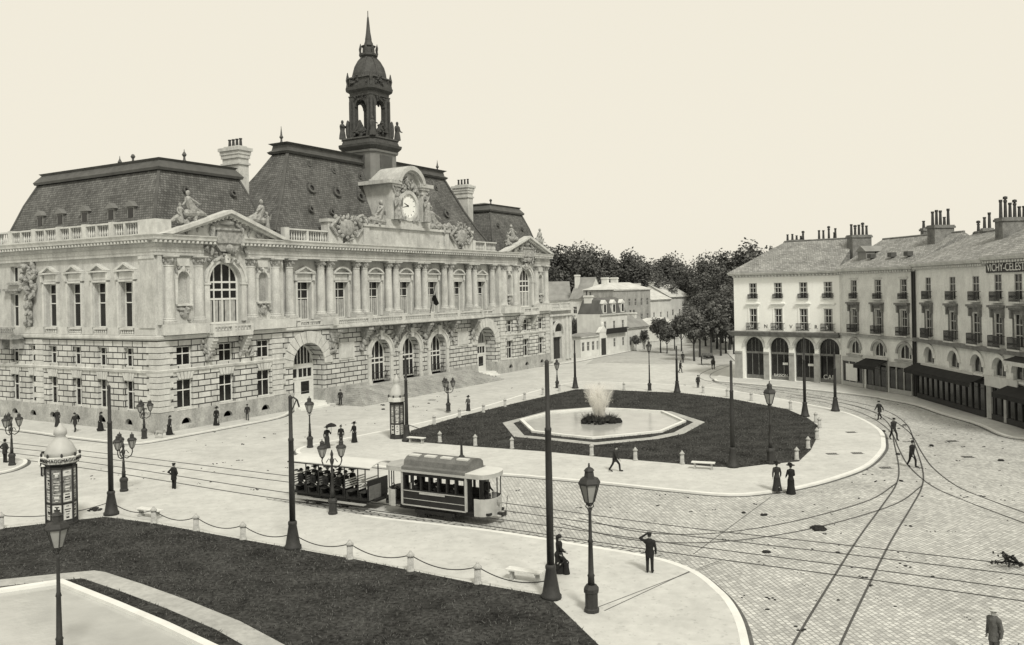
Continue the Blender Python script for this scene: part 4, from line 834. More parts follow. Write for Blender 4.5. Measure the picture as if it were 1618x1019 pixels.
def candelabra(px,py,top,label,n=3,z=ZP,rz=0.3,s=1.):
    p=G(px,py,z); H=(py-top)*p.y/FOC; o=empty('candelabra_lamp',p,rz,label,'lamp','branched lamps round the square'); lamp_column(o,H-1.35,s)
    m=MB(); hh=H-1.4
    for k in range(n):
        a=2*PI*k/n; ca,sa=cos(a)*.52,sin(a)*.52
        m.tube([(0,0,hh-.3),(ca*.4,sa*.4,hh-.42),(ca*.9,sa*.9,hh-.25),(ca*1.05,sa*1.05,hh+.0),(ca,sa,hh+.14)],.035,6); m.tube([(0,0,hh),(ca*.35,sa*.35,hh+.1),(ca*.6,sa*.6,hh-.1)],.025,5)
    m.lathe((0,0,hh-.2),[(.08,0),(.12,.2),(.06,.4),(.09,.55),(.02,.8)],8); m.build('branches',MT['castiron'],o)
    for k in range(n): a=2*PI*k/n; lantern(o,cos(a)*.52,hh+.14,.95,sin(a)*.52)
    return o
candelabra(196,776,679,'three branched lamp just right of the corner pole',3)
candelabra(526,812,688,'two branched lamp standing before the tram trailer',2,rz=0.15)
candelabra(228,693,628,'three branched lamp on the kerb at the town hall corner',3)
candelabra(708.5,650,593,'branched lamp before the town hall steps',3)
candelabra(19,735,648,'branched lamp on the refuge at the left edge',3)
# ---- benches
def bench(px0,py0,px1,py1,label):
    a=G(px0,py0,ZP);b=G(px1,py1,ZP); c=(a+b)/2; L=(b-a).length; o=empty('bench',c,math.atan2(b.y-a.y,b.x-a.x),label,'bench','backless benches')
    m=MB(); 
    for k in range(2): m.box(-L/2,L/2,-.23+k*.235,-.01+k*.235,.42,.48)
    m.build('seat',MT['bench'],o)
    for q in(-1,1): 
        m=MB(); x=q*(L/2-.22); m.box(x-.06,x+.06,-.2,.2,.0,.08); m.box(x-.05,x+.05,-.13,.13,.08,.36); m.box(x-.06,x+.06,-.21,.21,.36,.417); m.build('leg',MT['bollard'],o)
bench(802,914,857,922,'pale bench at the near lawn corner beside the tallest pole'); bench(219,815,253,820,'bench behind the near bollards by the corner pole'); bench(645,699,671,701,'bench at the tip of the far lawn by the second kiosk'); bench(1093,740,1130,742,'pale bench before the far lawn, left of the thin pole')
# ---- advertising kiosks
def kiosk(px,py,cor,top,wpx,label,txt,bright):
    p=G(px,py,ZP); k=p.y/FOC; r=wpx*k/2; h=(py-cor)*k; H=(py-top)*k; o=empty('advertising_kiosk',p,R(8),label,'kiosk','octagonal poster kiosks')
    m=MB(); m.lathe((0,0,0),[(r*1.05,0),(r*1.05,.12),(r*.98,.14),(r*.92,.3)],8,PI/8); m.build('plinth',MT['castiron'],o)
    m=MB(); m.lathe((0,0,.3),[(r*.88,0),(r*.88,h-.75)],8,PI/8); b=m.build('body',MT['shopwood'],o)
    m=MB(); 
    for q in range(8): a=PI/8+PI/4*q; m.tube([(r*.94*cos(a),r*.94*sin(a),.15),(r*.94*cos(a),r*.94*sin(a),h-.45)],.05,6)
    for z in(.3,1.25,h-.5): m.lathe((0,0,z-.04),[(r*.93,0),(r*.93,.08)],8,PI/8)
    m.build('frame',MT['castiron'],o)
    ap=r*.88*cos(PI/8); fw=r*.88*sin(PI/8)*2*.82; r3=random.Random(int(px))
    for q in range(8):
        a=PI/4*q; Fk=Fr(ap*cos(a),ap*sin(a),-sin(a),cos(a))
        zs=[(.36,1.18,'posterpale')]; z=1.33
        while z<h-.9:
            z2=min(h-.6,z+r3.uniform(.5,.95)); zs.append((z,z2-.05,r3.choice(['poster','posterpale','poster']) if bright else 'poster')); z=z2
        for z0,z1,mt in zs:
            m=MB(); m.fbox(Fk,-fw/2,fw/2,.0,.012,z0,z1); d=m.build('poster',MT[mt],b)
            m=MB(); zz=z1-.08
            while zz>z0+.08:
                w2=fw*r3.uniform(.15,.42); m.fbox(Fk,-w2,w2,.012,.018,zz-r3.choice([.03,.05,.09]),zz); zz-=r3.uniform(.1,.17)
            m.build('print',MT['black' if mt=='posterpale' else 'white'],d)
    m=MB(); m.lathe((0,0,h-.45),[(r*.9,0),(r*1.0,.1),(r*1.12,.16),(r*1.12,.2)],8,PI/8); m.build('cornice',MT['castiron'],o)
    m=MB(); m.lathe((0,0,h-.25),[(r*1.12,0),(r*1.22,.34),(r*1.16,.36),(r*1.0,.36)],8,PI/8); fr=m.build('frieze',MT['white'],o)
    if txt:
        ap2=r*1.17*cos(PI/8)
        for q in range(8):
            a=PI/4*q; Fk=Fr(ap2*cos(a)+.01*cos(a),ap2*sin(a)+.01*sin(a),-sin(a),cos(a)); ptext(fr,'lettering',txt,.26,MT['black'],Fk,0,.02,h-.08,.012)
    m=MB()
    for q in range(8): a=PI/8+PI/4*q; m.ell((r*1.15*cos(a),r*1.15*sin(a),h+.2),(.07,.07,.12),n=6,m=5)
    m.build('finials',MT['castiron'],o)
    m=MB(); d=H-h; m.lathe((0,0,h+.1),[(r*1.0,0),(r*.95,d*.15),(r*.7,d*.38),(r*.4,d*.52),(r*.3,d*.6),(r*.42,d*.66),(r*.38,d*.8),(r*.15,d*.9),(.03,d)],16); m.build('dome',MT['zincpale'],o,True)
mat('zincpale',.42,.1,2,.5,.1)
kiosk(98,828,722,671,47,'poster kiosk with pale dome at the near lawn, left','MAGGI',True); kiosk(628,692,629,593,24,'smaller poster kiosk beyond the tram, beside a thin pole','',False)
# ------------------------------------------------------------------ fountain
fo=empty('fountain',G(948,668,.19),0,'white water jet rising and fanning out from rockwork in the basin','fountain')
m=MB(); r4=random.Random(11)
for k in range(40):
    a=r4.uniform(0,2*PI); q=r4.random()**.5; m.ell((q*1.7*cos(a),q*1.1*sin(a),.1+(1-q)*.35),(r4.uniform(.15,.4),)*3,Matrix.Rotation(r4.random()*3,3,'X'),6,5)
m.build('rockwork',MT['debris'],fo)
m=MB()
for k in range(520):
    a=r4.uniform(0,2*PI); q=r4.random()**.6; b=Vector((q*1.6*cos(a),q*1.1*sin(a),.3)); d=Vector((cos(a)*r4.uniform(.1,.6),sin(a)*r4.uniform(.1,.6),r4.uniform(.5,1.3))); s=Vector((-sin(a),cos(a),0))*.05; d.z*=.5; m.add([tuple(b-s),tuple(b+s),tuple(b+d)],[(0,1,2)])
m.build('water_plants',MT['leaf'],fo)
jet=bpy.data.materials.new('spray'); jet.use_nodes=True; N=jet.node_tree.nodes; L=jet.node_tree.links; N.remove(N['Principled BSDF'])
tr=N.new('ShaderNodeBsdfTransparent'); df=N.new('ShaderNodeBsdfDiffuse'); df.inputs[0].default_value=(.85,.84,.8,1); tl=N.new('ShaderNodeBsdfTranslucent'); tl.inputs[0].default_value=(.85,.84,.8,1); ms=N.new('ShaderNodeMixShader'); L.new(df.outputs[0],ms.inputs[1]); L.new(tl.outputs[0],ms.inputs[2])
nz=N.new('ShaderNodeTexNoise'); nz.inputs['Scale'].default_value=3.; nz.inputs['Detail'].default_value=6; tc=N.new('ShaderNodeTexCoord'); mp=N.new('ShaderNodeMapping'); mp.inputs['Scale'].default_value=(1.1,1.1,.38); L.new(tc.outputs['Object'],mp.inputs[0]); L.new(mp.outputs[0],nz.inputs['Vector'])
sx=N.new('ShaderNodeSeparateXYZ'); L.new(tc.outputs['Object'],sx.inputs[0]); mr=N.new('ShaderNodeMapRange'); L.new(sx.outputs[2],mr.inputs[0]); mr.inputs[1].default_value=.2; mr.inputs[2].default_value=3.9; mr.inputs[3].default_value=.62; mr.inputs[4].default_value=.05
ad=N.new('ShaderNodeMath'); ad.operation='ADD'; L.new(nz.outputs['Fac'],ad.inputs[0]); L.new(mr.outputs[0],ad.inputs[1]); m2=N.new('ShaderNodeMapRange'); L.new(ad.outputs[0],m2.inputs[0]); m2.inputs[1].default_value=.42; m2.inputs[2].default_value=.95; m2.inputs[3].default_value=0; m2.inputs[4].default_value=.8; 
mm=N.new('ShaderNodeMixShader'); L.new(m2.outputs[0],mm.inputs[0]); L.new(tr.outputs[0],mm.inputs[1]); L.new(ms.outputs[0],mm.inputs[2]); L.new(mm.outputs[0],N['Material Output'].inputs[0])
m=MB()
for k in range(46):      # separate streams thrown up and falling over, thickest on the left
    a=r4.uniform(0,2*PI) if k%3 else r4.uniform(2.2,4.2); sp=r4.random()**.8*.46; h=r4.uniform(1.6,3.4)*(1-.5*sp); q=r4.uniform(0,.45); x0,y0=q*cos(a),q*sin(a); T=r4.uniform(.85,1.25); P=[];W=[]
    for i in range(9):
        t=i/8*T; P.append((x0+cos(a)*sp*h*t*1.1,y0+sin(a)*sp*h*t*1.1,.25+h*(2*t-t*t))); W.append(.014+.02*t*r4.uniform(.6,1.4))
    m.tube(P,W,5)
for k in range(900):
    a=r4.uniform(0,2*PI) if k%3 else r4.uniform(2.2,4.2); t=r4.random()**.8; q=(.25+1.3*t**1.4)*r4.random()**.6; s=r4.uniform(.012,.04)*(1.2-.5*t); m.ell((q*cos(a),q*sin(a),.3+t*3.3*(1-.15*q)*r4.uniform(.7,1.05)),(s,s,s*1.8),n=5,m=4)
m.build('jet',jet,fo,True)
# the mist that hangs round the jet
mv=bpy.data.materials.new('mist'); mv.use_nodes=True; N=mv.node_tree.nodes; L=mv.node_tree.links; N.remove(N['Principled BSDF'])
def nm(op,a,b=None,cl=False):
    n=N.new('ShaderNodeMath'); n.operation=op; n.use_clamp=cl
    for i,x in enumerate((a,b)):
        if x is None: continue
        if isinstance(x,(int,float)): n.inputs[i].default_value=x
        else: L.new(x,n.inputs[i])
    return n.outputs[0]
tc=N.new('ShaderNodeTexCoord'); sx=N.new('ShaderNodeSeparateXYZ'); L.new(tc.outputs['Object'],sx.inputs[0]); X,Y,Z=sx.outputs
rr=nm('SQRT',nm('ADD',nm('MULTIPLY',X,X),nm('MULTIPLY',Y,Y))); rad=nm('ADD',nm('MULTIPLY',Z,.40),.32); q=nm('DIVIDE',rr,rad); fall=nm('SUBTRACT',1,nm('MULTIPLY',q,q),True); top=nm('SUBTRACT',1,nm('DIVIDE',Z,3.7),True)
mp=N.new('ShaderNodeMapping'); mp.inputs['Scale'].default_value=(1.5,1.5,.7); L.new(tc.outputs['Object'],mp.inputs[0]); nz=N.new('ShaderNodeTexNoise'); nz.inputs['Scale'].default_value=1.6; nz.inputs['Detail'].default_value=5; L.new(mp.outputs[0],nz.inputs['Vector'])
left=nm('ADD',nm('MULTIPLY',X,-.35),1.0,False); nn=nm('SUBTRACT',nm('MULTIPLY',nz.outputs['Fac'],4.6),1.75,True)
den=nm('MULTIPLY',nm('MULTIPLY',nm('MULTIPLY',fall,nm('POWER',top,.7)),nn),nm('MULTIPLY',nm('MAXIMUM',left,.3),5.6))
pv_=N.new('ShaderNodeVolumePrincipled'); pv_.inputs['Color'].default_value=(.97,.96,.93,1); L.new(den,pv_.inputs['Density']); pv_.inputs['Anisotropy'].default_value=.2; L.new(pv_.outputs[0],N['Material Output'].inputs['Volume'])
m=MB(); m.lathe((0,0,.15),[(.5,0),(.75,.6),(1.1,1.4),(1.6,2.5),(2.1,3.6)],20); m.build('mist',mv,fo)
# ------------------------------------------------------------------ right hand row
def isect(p0,p1,px):
    """distance along the wall p0-p1 of the sight line through column px at eye height"""
    c,s=cos(ROLL),sin(ROLL); x=(px-CX)/FOC; y=-(560-HZ)/FOC; dx=x*c+y*s; e=(p1-p0); L=e.length; e=e/L
    # p0+u e = t(dx,1)
    det=e.x*(-1)-(-dx)*e.y; u=(-p0.x*(-1)-(-dx)*(-p0.y))/det if abs(det)>1e-9 else 0
    return u
RA=[G(1162,597,.1),G(1329,607,.1),G(1450,628,.1),G(1562,661,.1)]
e=(RA[3]-RA[2]).normalized(); RA.append(RA[3]+e*16)
def house_root(i,label): 
    a,b=RA[i],RA[i+1]; return empty('town_house',a,math.atan2(b.y-a.y,b.x-a.x),label,'house','houses of the right hand row'),(b-a).length
def iron_rail(par,u0,u1,z,h=.95,v=.32,nm='balcony'):
    m=MB(); m.fbox(F,u0,u1,0,v+.06,z-.14,z); o=m.build(nm,MT['trim'],par); m=MB(); m.fbox(F,u0,u1,v-.02,v+.02,z+h-.05,z+h); m.fbox(F,u0,u1,v-.015,v+.015,z+.08,z+.12); n=int((u1-u0)/.11)
    for k in range(n+1): u=u0+(u1-u0)*k/n; m.fbox(F,u-.022,u+.022,v-.012,v+.012,z,z+h-.05)
    for q in(u0,u1): m.fbox(F,q-.012,q+.012,0,v-.02,z+h-.05,z+h); m.fbox(F,q-.012,q+.012,0,v-.02,z+.3,z+.34)
    for k in range(int((u1-u0)/.22)): u=u0+.11+k*.22; m.arcring(F,u,z+.45,.06,.09,v-.012,v+.012,0,2*PI,8)
    m.build('railing',MT['iron'],o); return o
def house(i,label,H,ups,wm,wins,ww,zz,hood,arch_z,rid=6.2,rh=4.2,roofm='roof',hipL=False,depth=12):
    o,L=house_root(i,label); (a0,a1),(b0,b1)=zz
    ops=[(u-ww/2,u+ww/2,a0,a1,False,.13) for u in wins]+[(u-ww/2,u+ww/2,b0,b1,False,.13) for u in wins]+arch_z
    m=MB(); m.wall(F,0,L,0,H,0,ops,.28); m.add([(0,0,0),(0,depth,0),(0,depth,H),(0,0,H)],[(0,1,2,3)]); m.add([(L,0,0),(L,depth,0),(L,depth,H),(L,0,H)],[(0,1,2,3)]); m.add([(0,depth,0),(L,depth,0),(L,depth,H),(0,depth,H)],[(0,1,2,3)]); m.build('wall',MT[wm],o)
    m=MB(); m.box(.2,L-.2,1.6,1.8,0,H-.1); m.build('inner_wall',MT['black'],o)
    for u in wins:
        for z0,z1 in((a0,a1),(b0,b1)):
            w_=window(o,F,u-ww/2,u+ww/2,z0,z1,-.12,2,(z0+(z1-z0)*.36,z0+(z1-z0)*.68),t=.05,side=.06,curt=.0,fr='paint' if i==0 else 'paint2')
            c=MB()
            for q in((-1,1) if i<2 else (1,)): c.fbox(F,u+q*ww*.36-ww*.09,u+q*ww*.36+ww*.09,-.114,-.108,z0+.1,z1-.1)
            c.build('curtain',MT['curtain'],w_)
    m=MB(); cp=[(0,H-.55),(.12,H-.5),(.16,H-.3),(.5,H-.22),(.62,H),(.62,H+.08),(0,H+.12)]; m.moulding(F,0,L,cp,1 if hipL else 0,0)
    k=.2
    while k<L-.2: m.fbox(F,k,k+.2,.12,.42,H-.5,H-.3); k+=.45
    m.build('cornice',MT['trim'],o)
    m=MB(); 
    if hipL: m.add([(-.6,-.6,H+.1),(L,-.6,H+.1),(L,rid,H+rh),(4.5,rid,H+rh),(-.6,depth+.3,H+.1),(L,depth+.3,H+.1)],[(0,1,2,3),(0,3,4),(3,2,5,4),(1,5,2)])
    else: m.add([(0,-.6,H+.1),(L,-.6,H+.1),(L,rid,H+rh),(0,rid,H+rh),(0,depth+.3,H+.1),(L,depth+.3,H+.1)],[(0,1,2,3),(3,2,5,4),(0,3,4),(1,5,2)])
    r=m.build('roof',MT[roofm],o); m=MB(); m.tube([(4.5 if hipL else 0,rid,H+rh+.03),(L,rid,H+rh+.03)],.13,6); m.build('ridge_tiles',MT['chimney'],r)
    return o,L,r
def ufor(i,w_,px,z=17):
    a,b=RA[i],RA[i+1]; e=(b-a).normalized(); n=Vector((-e.y,e.x)); best=None
    for k in range(-80,400):
        u=k*.1; X=a.x+e.x*u+n.x*w_; Y=a.y+e.y*u+n.y*w_; q=abs(CX+FOC/Y*(X*cos(ROLL)-(z-EYE)*sin(ROLL))-px)
        if best is None or q<best[0]: best=(q,u)
    return best[1]
def stack(r,u,w_,z0,z1,a,b,pots,mt='chimney',hp=(.7,1.4),seed=1):
    m=MB(); m.box(u-a,u+a,w_-b,w_+b,z0,z1-.35); m.box(u-a-.12,u+a+.12,w_-b-.12,w_+b+.12,z1-.35,z1-.12); m.box(u-a-.04,u+a+.04,w_-b-.04,w_+b+.04,z1-.12,z1); c=m.build('chimney_stack',MT[mt],r); rr=random.Random(seed)
    for k in range(pots):
        q=MB(); t=(k+.5)/pots; x,y=(u-a+2*a*t,w_) if a>b else (u,w_-b+2*b*t); h=rr.uniform(*hp); q.lathe((x,y,z1-.01),[(.17,0),(.13,h*.85),(.17,h*.88),(.17,h)],8)
        if rr.random()<.35: q.lathe((x,y,z1+h),[(.05,0),(.22,.1),(.2,.3),(.02,.36)],8)
        q.build('chimney_pot',MT['pot'],c)
# A: bright corner cafe
Wn=[isect(RA[0],RA[1],x) for x in(1191.5,1231,1271,1310)]
arA=[(u-1.32,u+1.32,0.05,5.55,True,.6) for u in Wn]
hA,LA,rA=house(0,'bright white corner cafe house with four arches, at the avenue',13.9,2,'bright',Wn,1.15,((6.5,9.25),(10.6,12.6)),False,arA,hipL=True)
for k,u in enumerate(Wn):
    m=MB(); m.arcring(F,u,4.23,1.33,1.62,0,.12); m.build('archway',MT['trim'],hA)
    m=MB(); m.fbox(F,u-1.3,u+1.3,-.5,-.42,3.35,3.62); 
    for q in(-1.28,-.45,.45,1.28): m.fbox(F,u+q-.04,u+q+.04,-.5,-.42,.5 if k else .05,3.35)
    m.fbox(F,u-1.32,u+1.32,-.52,-.4,.05,.55); 
    for q in(-.5,.0,.5): m.fbox(F,u+q-.03,u+q+.03,-.5,-.44,3.62,5.3-abs(q)*.3)
    s=m.build('shop_front',MT['shopwood'],hA); g=MB(); g.fprism(F,[(u-1.3,.5),(u+1.3,.5)]+[(u+1.31*cos(PI*i/12),4.23+1.31*sin(PI*i/12)) for i in range(13)],-.56,-.51); g.build('pane',MT['glass'],s)
    if k in(1,3): ptext(s,'lettering',('BASSON' if k==1 else 'CAFÉ'),.5 if k==1 else .8,MT['white'],F,u,-.38,.62 if k==1 else .72,.01)
    if k in(1,2): t=MB(); t.fbox(F,u+.3,u+1.0,-.41,-.39,2.0,2.3); t.build('notice',MT['white'],s)
    iron_rail(hA,u-.85,u+.85,6.45,.95,.42); iron_rail(hA,u-.68,u+.68,10.55,.6,.14,'window_guard')
    m=MB(); m.fbox(F,u-.95,u+.95,0,.28,9.85,10.0); m.fbox(F,u-.85,u+.85,0,.16,9.7,9.85); m.fbox(F,u-.72,u-.58,0,.06,6.5,9.3); m.fbox(F,u+.58,u+.72,0,.06,6.5,9.3); m.fbox(F,u-.72,u+.72,0,.06,9.3,9.45); m.build('window_hood',MT['bright'],hA)
pier=[-.0]+[ (Wn[i]+Wn[i+1])/2 for i in range(3)]+[LA]
for k,u in enumerate(pier):
    m=MB(); a=max(0,u-.36); b=min(LA,u+.36); a,b=(0,1.1) if k==0 else ((LA-.7,LA) if k==4 else (a,b)); m.fbox(F,a,b,0,.07,.6,3.4); m.fbox(F,a,b,0,.13,0,.6); m.fbox(F,a,b,0,.16,3.4,3.62); m.build('pilaster',MT['shopgrey'],hA)
m=MB(); m.moulding(F,-.0,LA,[(0,5.62),(.35,5.65),(.5,5.8),(.75,6.2),(.75,6.3),(0,6.32)],1,0); m.build('long_balcony',MT['shopwood'],hA)
for k,ch in enumerate('NVR'): ptext(hA,'lettering',ch,.66,MT['iron'],F,(Wn[k]+Wn[k+1])/2,.02,6.95,.015)
for k,ch in enumerate('UIES'): ptext(hA,'lettering',ch,.62,MT['paint'],F,Wn[k],.46,6.93,.012)
for k in range(4): stack(rA,4.2+k*2.2,7.6,16.5,18.3,.3,.3,1,hp=(.7,1.5),seed=k+3)
stack(rA,5.4,7.8,16,18.4,.9,.3,3,hp=(.5,1.2),seed=9); stack(rA,9.8,7.9,16,18.3,1.1,.3,3,hp=(.8,1.6),seed=12)
m=MB(); 
for k in range(5): m.tube([(3.2+k*2.2,1.0,15.1),(3.2+k*2.2,.9,16.0)],.04,5); 
m.tube([(2.2,.95,15.9),(13.2,.95,15.9)],.035,5); m.build('roof_rail',MT['paint2'],rA)
# B: grey house, three bays
Wb=[isect(RA[1],RA[2],x) for x in(1351,1389,1429.5)]
arB=[(u-1.1,u+1.1,3.9,5.6,True,.4) for u in Wb]
hB,LB,rB=house(1,'grey three bay house with hooded windows, between the white cafe and a drainpipe',14.0,2,'render_',Wb,1.25,((6.55,9.3),(10.55,12.7)),True,arB,rh=3.7)
def hooded(o,u,ww,z,mt='hood'):
    m=MB(); m.fbox(F,u-ww*.85,u+ww*.85,0,.5,z+.55,z+.75); m.fbox(F,u-ww*.78,u+ww*.78,0,.36,z+.4,z+.55); m.fbox(F,u-ww*.6,u+ww*.6,0,.12,z+.05,z+.4)
    for q in(-1,1): m.fprism(F,[(u+q*ww*.68-.11,z-.35),(u+q*ww*.68+.11,z-.35),(u+q*ww*.68+.13,z+.4),(u+q*ww*.68-.13,z+.4)],0,.3); m.fbox(F,u+q*ww*.62-.1,u+q*ww*.62+.1,0,.08,z-2.7,z-.35)
    m.build('window_hood',MT[mt],o)
for u in Wb:
    hooded(hB,u,1.25,9.35); iron_rail(hB,u-.95,u+.95,6.5,.95,.42); iron_rail(hB,u-.75,u+.75,10.5,.65,.2,'window_guard')
    m=MB(); m.arcring(F,u,4.5,1.12,1.4,0,.14); m.fbox(F,u-1.5,u+1.5,0,.2,3.7,3.88); m.build('archway',MT['render2'],hB)
    window(hB,F,u-1.1,u+1.1,3.9,5.6,-.36,3,(),arch=True,t=.08)
    m=MB(); m.fbox(F,u-.8,u+.8,0,.1,12.8,12.95); m.build('lintel',MT['trim'],hB)
m=MB(); m.moulding(F,0,LB,[(0,6.0),(.3,6.03),(.35,6.3),(0,6.33)]); m.build('string_course',MT['render2'],hB)
def shop(o,u0,u1,z1,mt,kind,lab=None):
    m=MB(); m.fbox(F,u0,u1,0,.18,.05,.55); m.fbox(F,u0,u1,0,.2,z1-.5,z1)
    n=max(2,int((u1-u0)/1.1))
    for k in range(n+1): u=u0+(u1-u0)*k/n; m.fbox(F,max(u0,u-.07),min(u1,u+.07),0,.16,.55,z1-.5)
    s=m.build('shop_front',MT[mt],o); g=MB(); g.fbox(F,u0,u1,.0,.06,.55,z1-.5); g.build('pane',MT['glass'],s); return s
def awning(o,u0,u1,z,out,drop,mt='awning',val='awning'):
    m=MB(); P=[(0,z),(out,z-drop),(out,z-drop-.05),(0,z-.06)]; m.moulding(F,u0,u1,P); a=m.build('awning',MT[mt],o)
    m=MB(); n=int((u1-u0)/.35)
    for k in range(n): x=u0+(u1-u0)*k/n; m.fbox(F,x,x+(u1-u0)/n*.96,out-.02,out+.005,z-drop-.38,z-drop-.04)
    m.build('valance',MT[val],a)
    m=MB()
    for q in(u0+.1,u1-.1): m.tube([F(q,.02,z-drop-.6),F(q,out-.03,z-drop-.1)],.025,5)
    m.build('awning_arm',MT['iron'],a)
shop(hB,.6,4.6,3.5,'paint2','a'); shop(hB,5.2,8.9,3.5,'shopwood','a'); shop(hB,9.3,LB-.7,3.5,'shopgrey','a'); awning(hB,5.0,9.0,3.6,1.7,.7); m=MB(); m.fbox(F,1.4,3.6,.2,.24,.7,2.7); m.build('shutter_panel',MT['paint'],hB)
m=MB(); m.fbox(F,4.9,9.2,.2,.3,3.62,3.9); m.build('sign_board',MT['awningpale'],hB)
m=MB(); 
for q in(LB-.35,LB-.05): m.tube([F(q,.14,.1),F(q,.14,13.5)],.11,8)
m.build('drainpipe',MT['iron'],hB)
stack(rB,ufor(1,4.4,1358),4.4,14.6,18.4,.6,1.35,5,mt='chimney',hp=(.9,1.4),seed=2); stack(rB,ufor(1,5.2,1487),5.2,15.5,18.6,.6,1.25,5,mt='chimney',hp=(.9,1.9),seed=5); stack(rB,LB*.5,6.6,17.5,18.6,.25,.25,1,seed=8)
m=MB(); m.fbox(F,1.8,3.4,-2.6,-1.4,15.0,16.1); m.fprism(F,[(1.6,16.1),(3.6,16.1),(2.6,16.8)],-4.0,-1.2); m.build('dormer',MT['farroof'],rB)
for x in(4.5,8.2,11): 
    m=MB(); m.box(x-.35,x+.35,1.0,1.7,15.25,15.75); m.build('skylight',MT['lead'],rB)
# C and D: darker houses with shops under awnings
Wc=[isect(RA[2],RA[3],x) for x in(1468.6,1507,1544)]
arC=[(u-1.05,u+1.05,3.9,5.6,True,.4) for u in Wc]
hC,LC,rC=house(2,'three bay house with dark hooded windows and long dark awning at pavement level',14.2,2,'render_',Wc,1.25,((6.6,9.4),(10.6,12.8)),True,arC,rh=3.2)
Wd=[isect(RA[3],RA[4],x) for x in(1579,1611)]; sp=Wd[1]-Wd[0]; Wd=[Wd[0]+sp*k for k in range(4) if Wd[0]+sp*k<15.2]
hD,LD,rD=house(3,'house at the right edge with white letters on its dark cornice board',14.4,2,'render_',Wd,1.25,((6.7,9.5),(10.7,12.9)),True,[(u-1.05,u+1.05,3.9,5.6,True,.4) for u in Wd],rh=3.5)
for o,Ws,L in((hC,Wc,LC),(hD,Wd,LD)):
    for u in Ws:
        hooded(o,u,1.3,9.45); iron_rail(o,u-1.0,u+1.0,6.55,1.0,.5); iron_rail(o,u-.85,u+.85,10.55,.85,.36)
        m=MB(); m.arcring(F,u,4.55,1.07,1.42,0,.16); m.fbox(F,u-1.45,u+1.45,0,.22,3.7,3.88); m.build('archway',MT['render_'],o); window(o,F,u-1.05,u+1.05,3.9,5.6,-.3,2,(),arch=True,t=.08,fr='paint2')
    m=MB(); m.moulding(F,0,L,[(0,6.0),(.4,6.03),(.45,6.4),(0,6.44)]); m.build('string_course',MT['shopwood'],o); shop(o,.3,L-.3,3.5,'darkwood','a')
awning(hC,.2,LC-.3,3.75,1.5,.6); m=MB(); m.fbox(F,1.6,LC-2.2,.22,.3,3.66,3.86); m.build('sign_board',MT['awningpale'],hC)
awning(hD,4.0,LD,3.55,1.7,.7); m=MB(); m.fbox(F,.1,5.5,.25,.36,3.0,3.95); sb=m.build('sign_board',MT['awningpale'],hD)
m=MB(); m.fbox(F,.2,.9,.05,.2,.1,3.0); m.fbox(F,3.0,3.4,.05,.2,.1,3.0); m.build('pilaster',MT['shopgrey'],hD)
m=MB(); m.fbox(F,.3,LD,.02,.14,13.05,13.9); sb=m.build('cornice_board',MT['darkwood'],hD); ptext(sb,'lettering','VICHY-CÉLESTINS',.95,MT['white'],F,.5,.15,13.47,.015,'LEFT')
awning(hD,5.2,LD,6.1,1.3,.4,'awning','awningpale')
stack(rC,ufor(2,6.4,1560),6.4,16,17.8,.25,.5,2,hp=(1.0,2.0),seed=21); stack(rC,ufor(2,6.4,1546),6.4,16.2,17.6,.3,.3,1,hp=(.5,.8),seed=22); stack(rC,ufor(2,5.0,1600),5.0,15.5,18.3,.7,1.3,6,mt='chimney',hp=(.9,1.8),seed=23)
# ------------------------------------------------------------------ far houses
FH='houses beyond the town hall'
def fhouse(a,b,depth,H,rh,label,cols,rows,roof='gable',wm='farwall',rm='farroof',zb=0,chims=(),win=(.9,1.6),side=True,rid=None):
    L=(b-a).length; o=empty('town_house',(a.x,a.y,zb),math.atan2(b.y-a.y,b.x-a.x),label,'house',FH)
    fw=[(L*(k+.5)/cols-win[0]/2,L*(k+.5)/cols+win[0]/2,z,z+win[1],False,.2) for k in range(cols) for z in rows] if cols else []
    m=MB(); m.wall(F,0,L,0,H,0,fw,.2); m.add([(0,0,0),(0,depth,0),(0,depth,H),(0,0,H)],[(0,1,2,3)]); m.add([(L,0,0),(L,depth,0),(L,depth,H),(L,0,H)],[(0,1,2,3)]); m.add([(0,depth,0),(L,depth,0),(L,depth,H),(0,depth,H)],[(0,1,2,3)])
    if roof=='side': m.add([(0,0,H),(0,depth,H),(0,depth/2,H+rh)],[(0,1,2)]); m.add([(L,0,H),(L,depth,H),(L,depth/2,H+rh)],[(0,1,2)])
    m.build('wall',MT[wm],o)
    for w_ in fw:
        f=MB(); bars(f,F,w_[0],w_[1],w_[2],w_[3],-.18,2,(w_[2]+win[1]*.6,),.06,side=.07); wo=f.build('window',MT['paint2'],o); g=MB(); g.fbox(F,w_[0],w_[1],-.2,-.175,w_[2],w_[3]); g.build('pane',MT['glass'],wo)
    m=MB(); m.fbox(F,-.15,L+.15,0,.25,H-.25,H); m.build('cornice',MT['trim'],o)
    m=MB()
    if roof=='side': m.add([(-.2,-.4,H),(L+.2,-.4,H),(L+.2,depth/2,H+rh),(-.2,depth/2,H+rh),(-.2,depth+.4,H),(L+.2,depth+.4,H)],[(0,1,2,3),(3,2,5,4)])
    elif roof=='mansard': q=depth*.16; loft(m,[rect(.1,L-.1,.1,depth-.1,H),rect(q,L-q,q,depth-q,H+rh*.85),rect(q*2.2,L-q*2.2,q*2.2,depth-q*2.2,H+rh)])
    else: q=min(L,depth)*.45; loft(m,[rect(-.3,L+.3,-.3,depth+.3,H),rect(q,L-q+.05,q,depth-q+.05,H+rh)])
    r=m.build('roof',MT[rm],o)
    for u,w2,hh in chims: stack(r,u,w2,H*.7,H+rh+hh,.35,.8,2,mt='farwall',hp=(.4,.8),seed=int(u*7+w2))
    return o,r,L
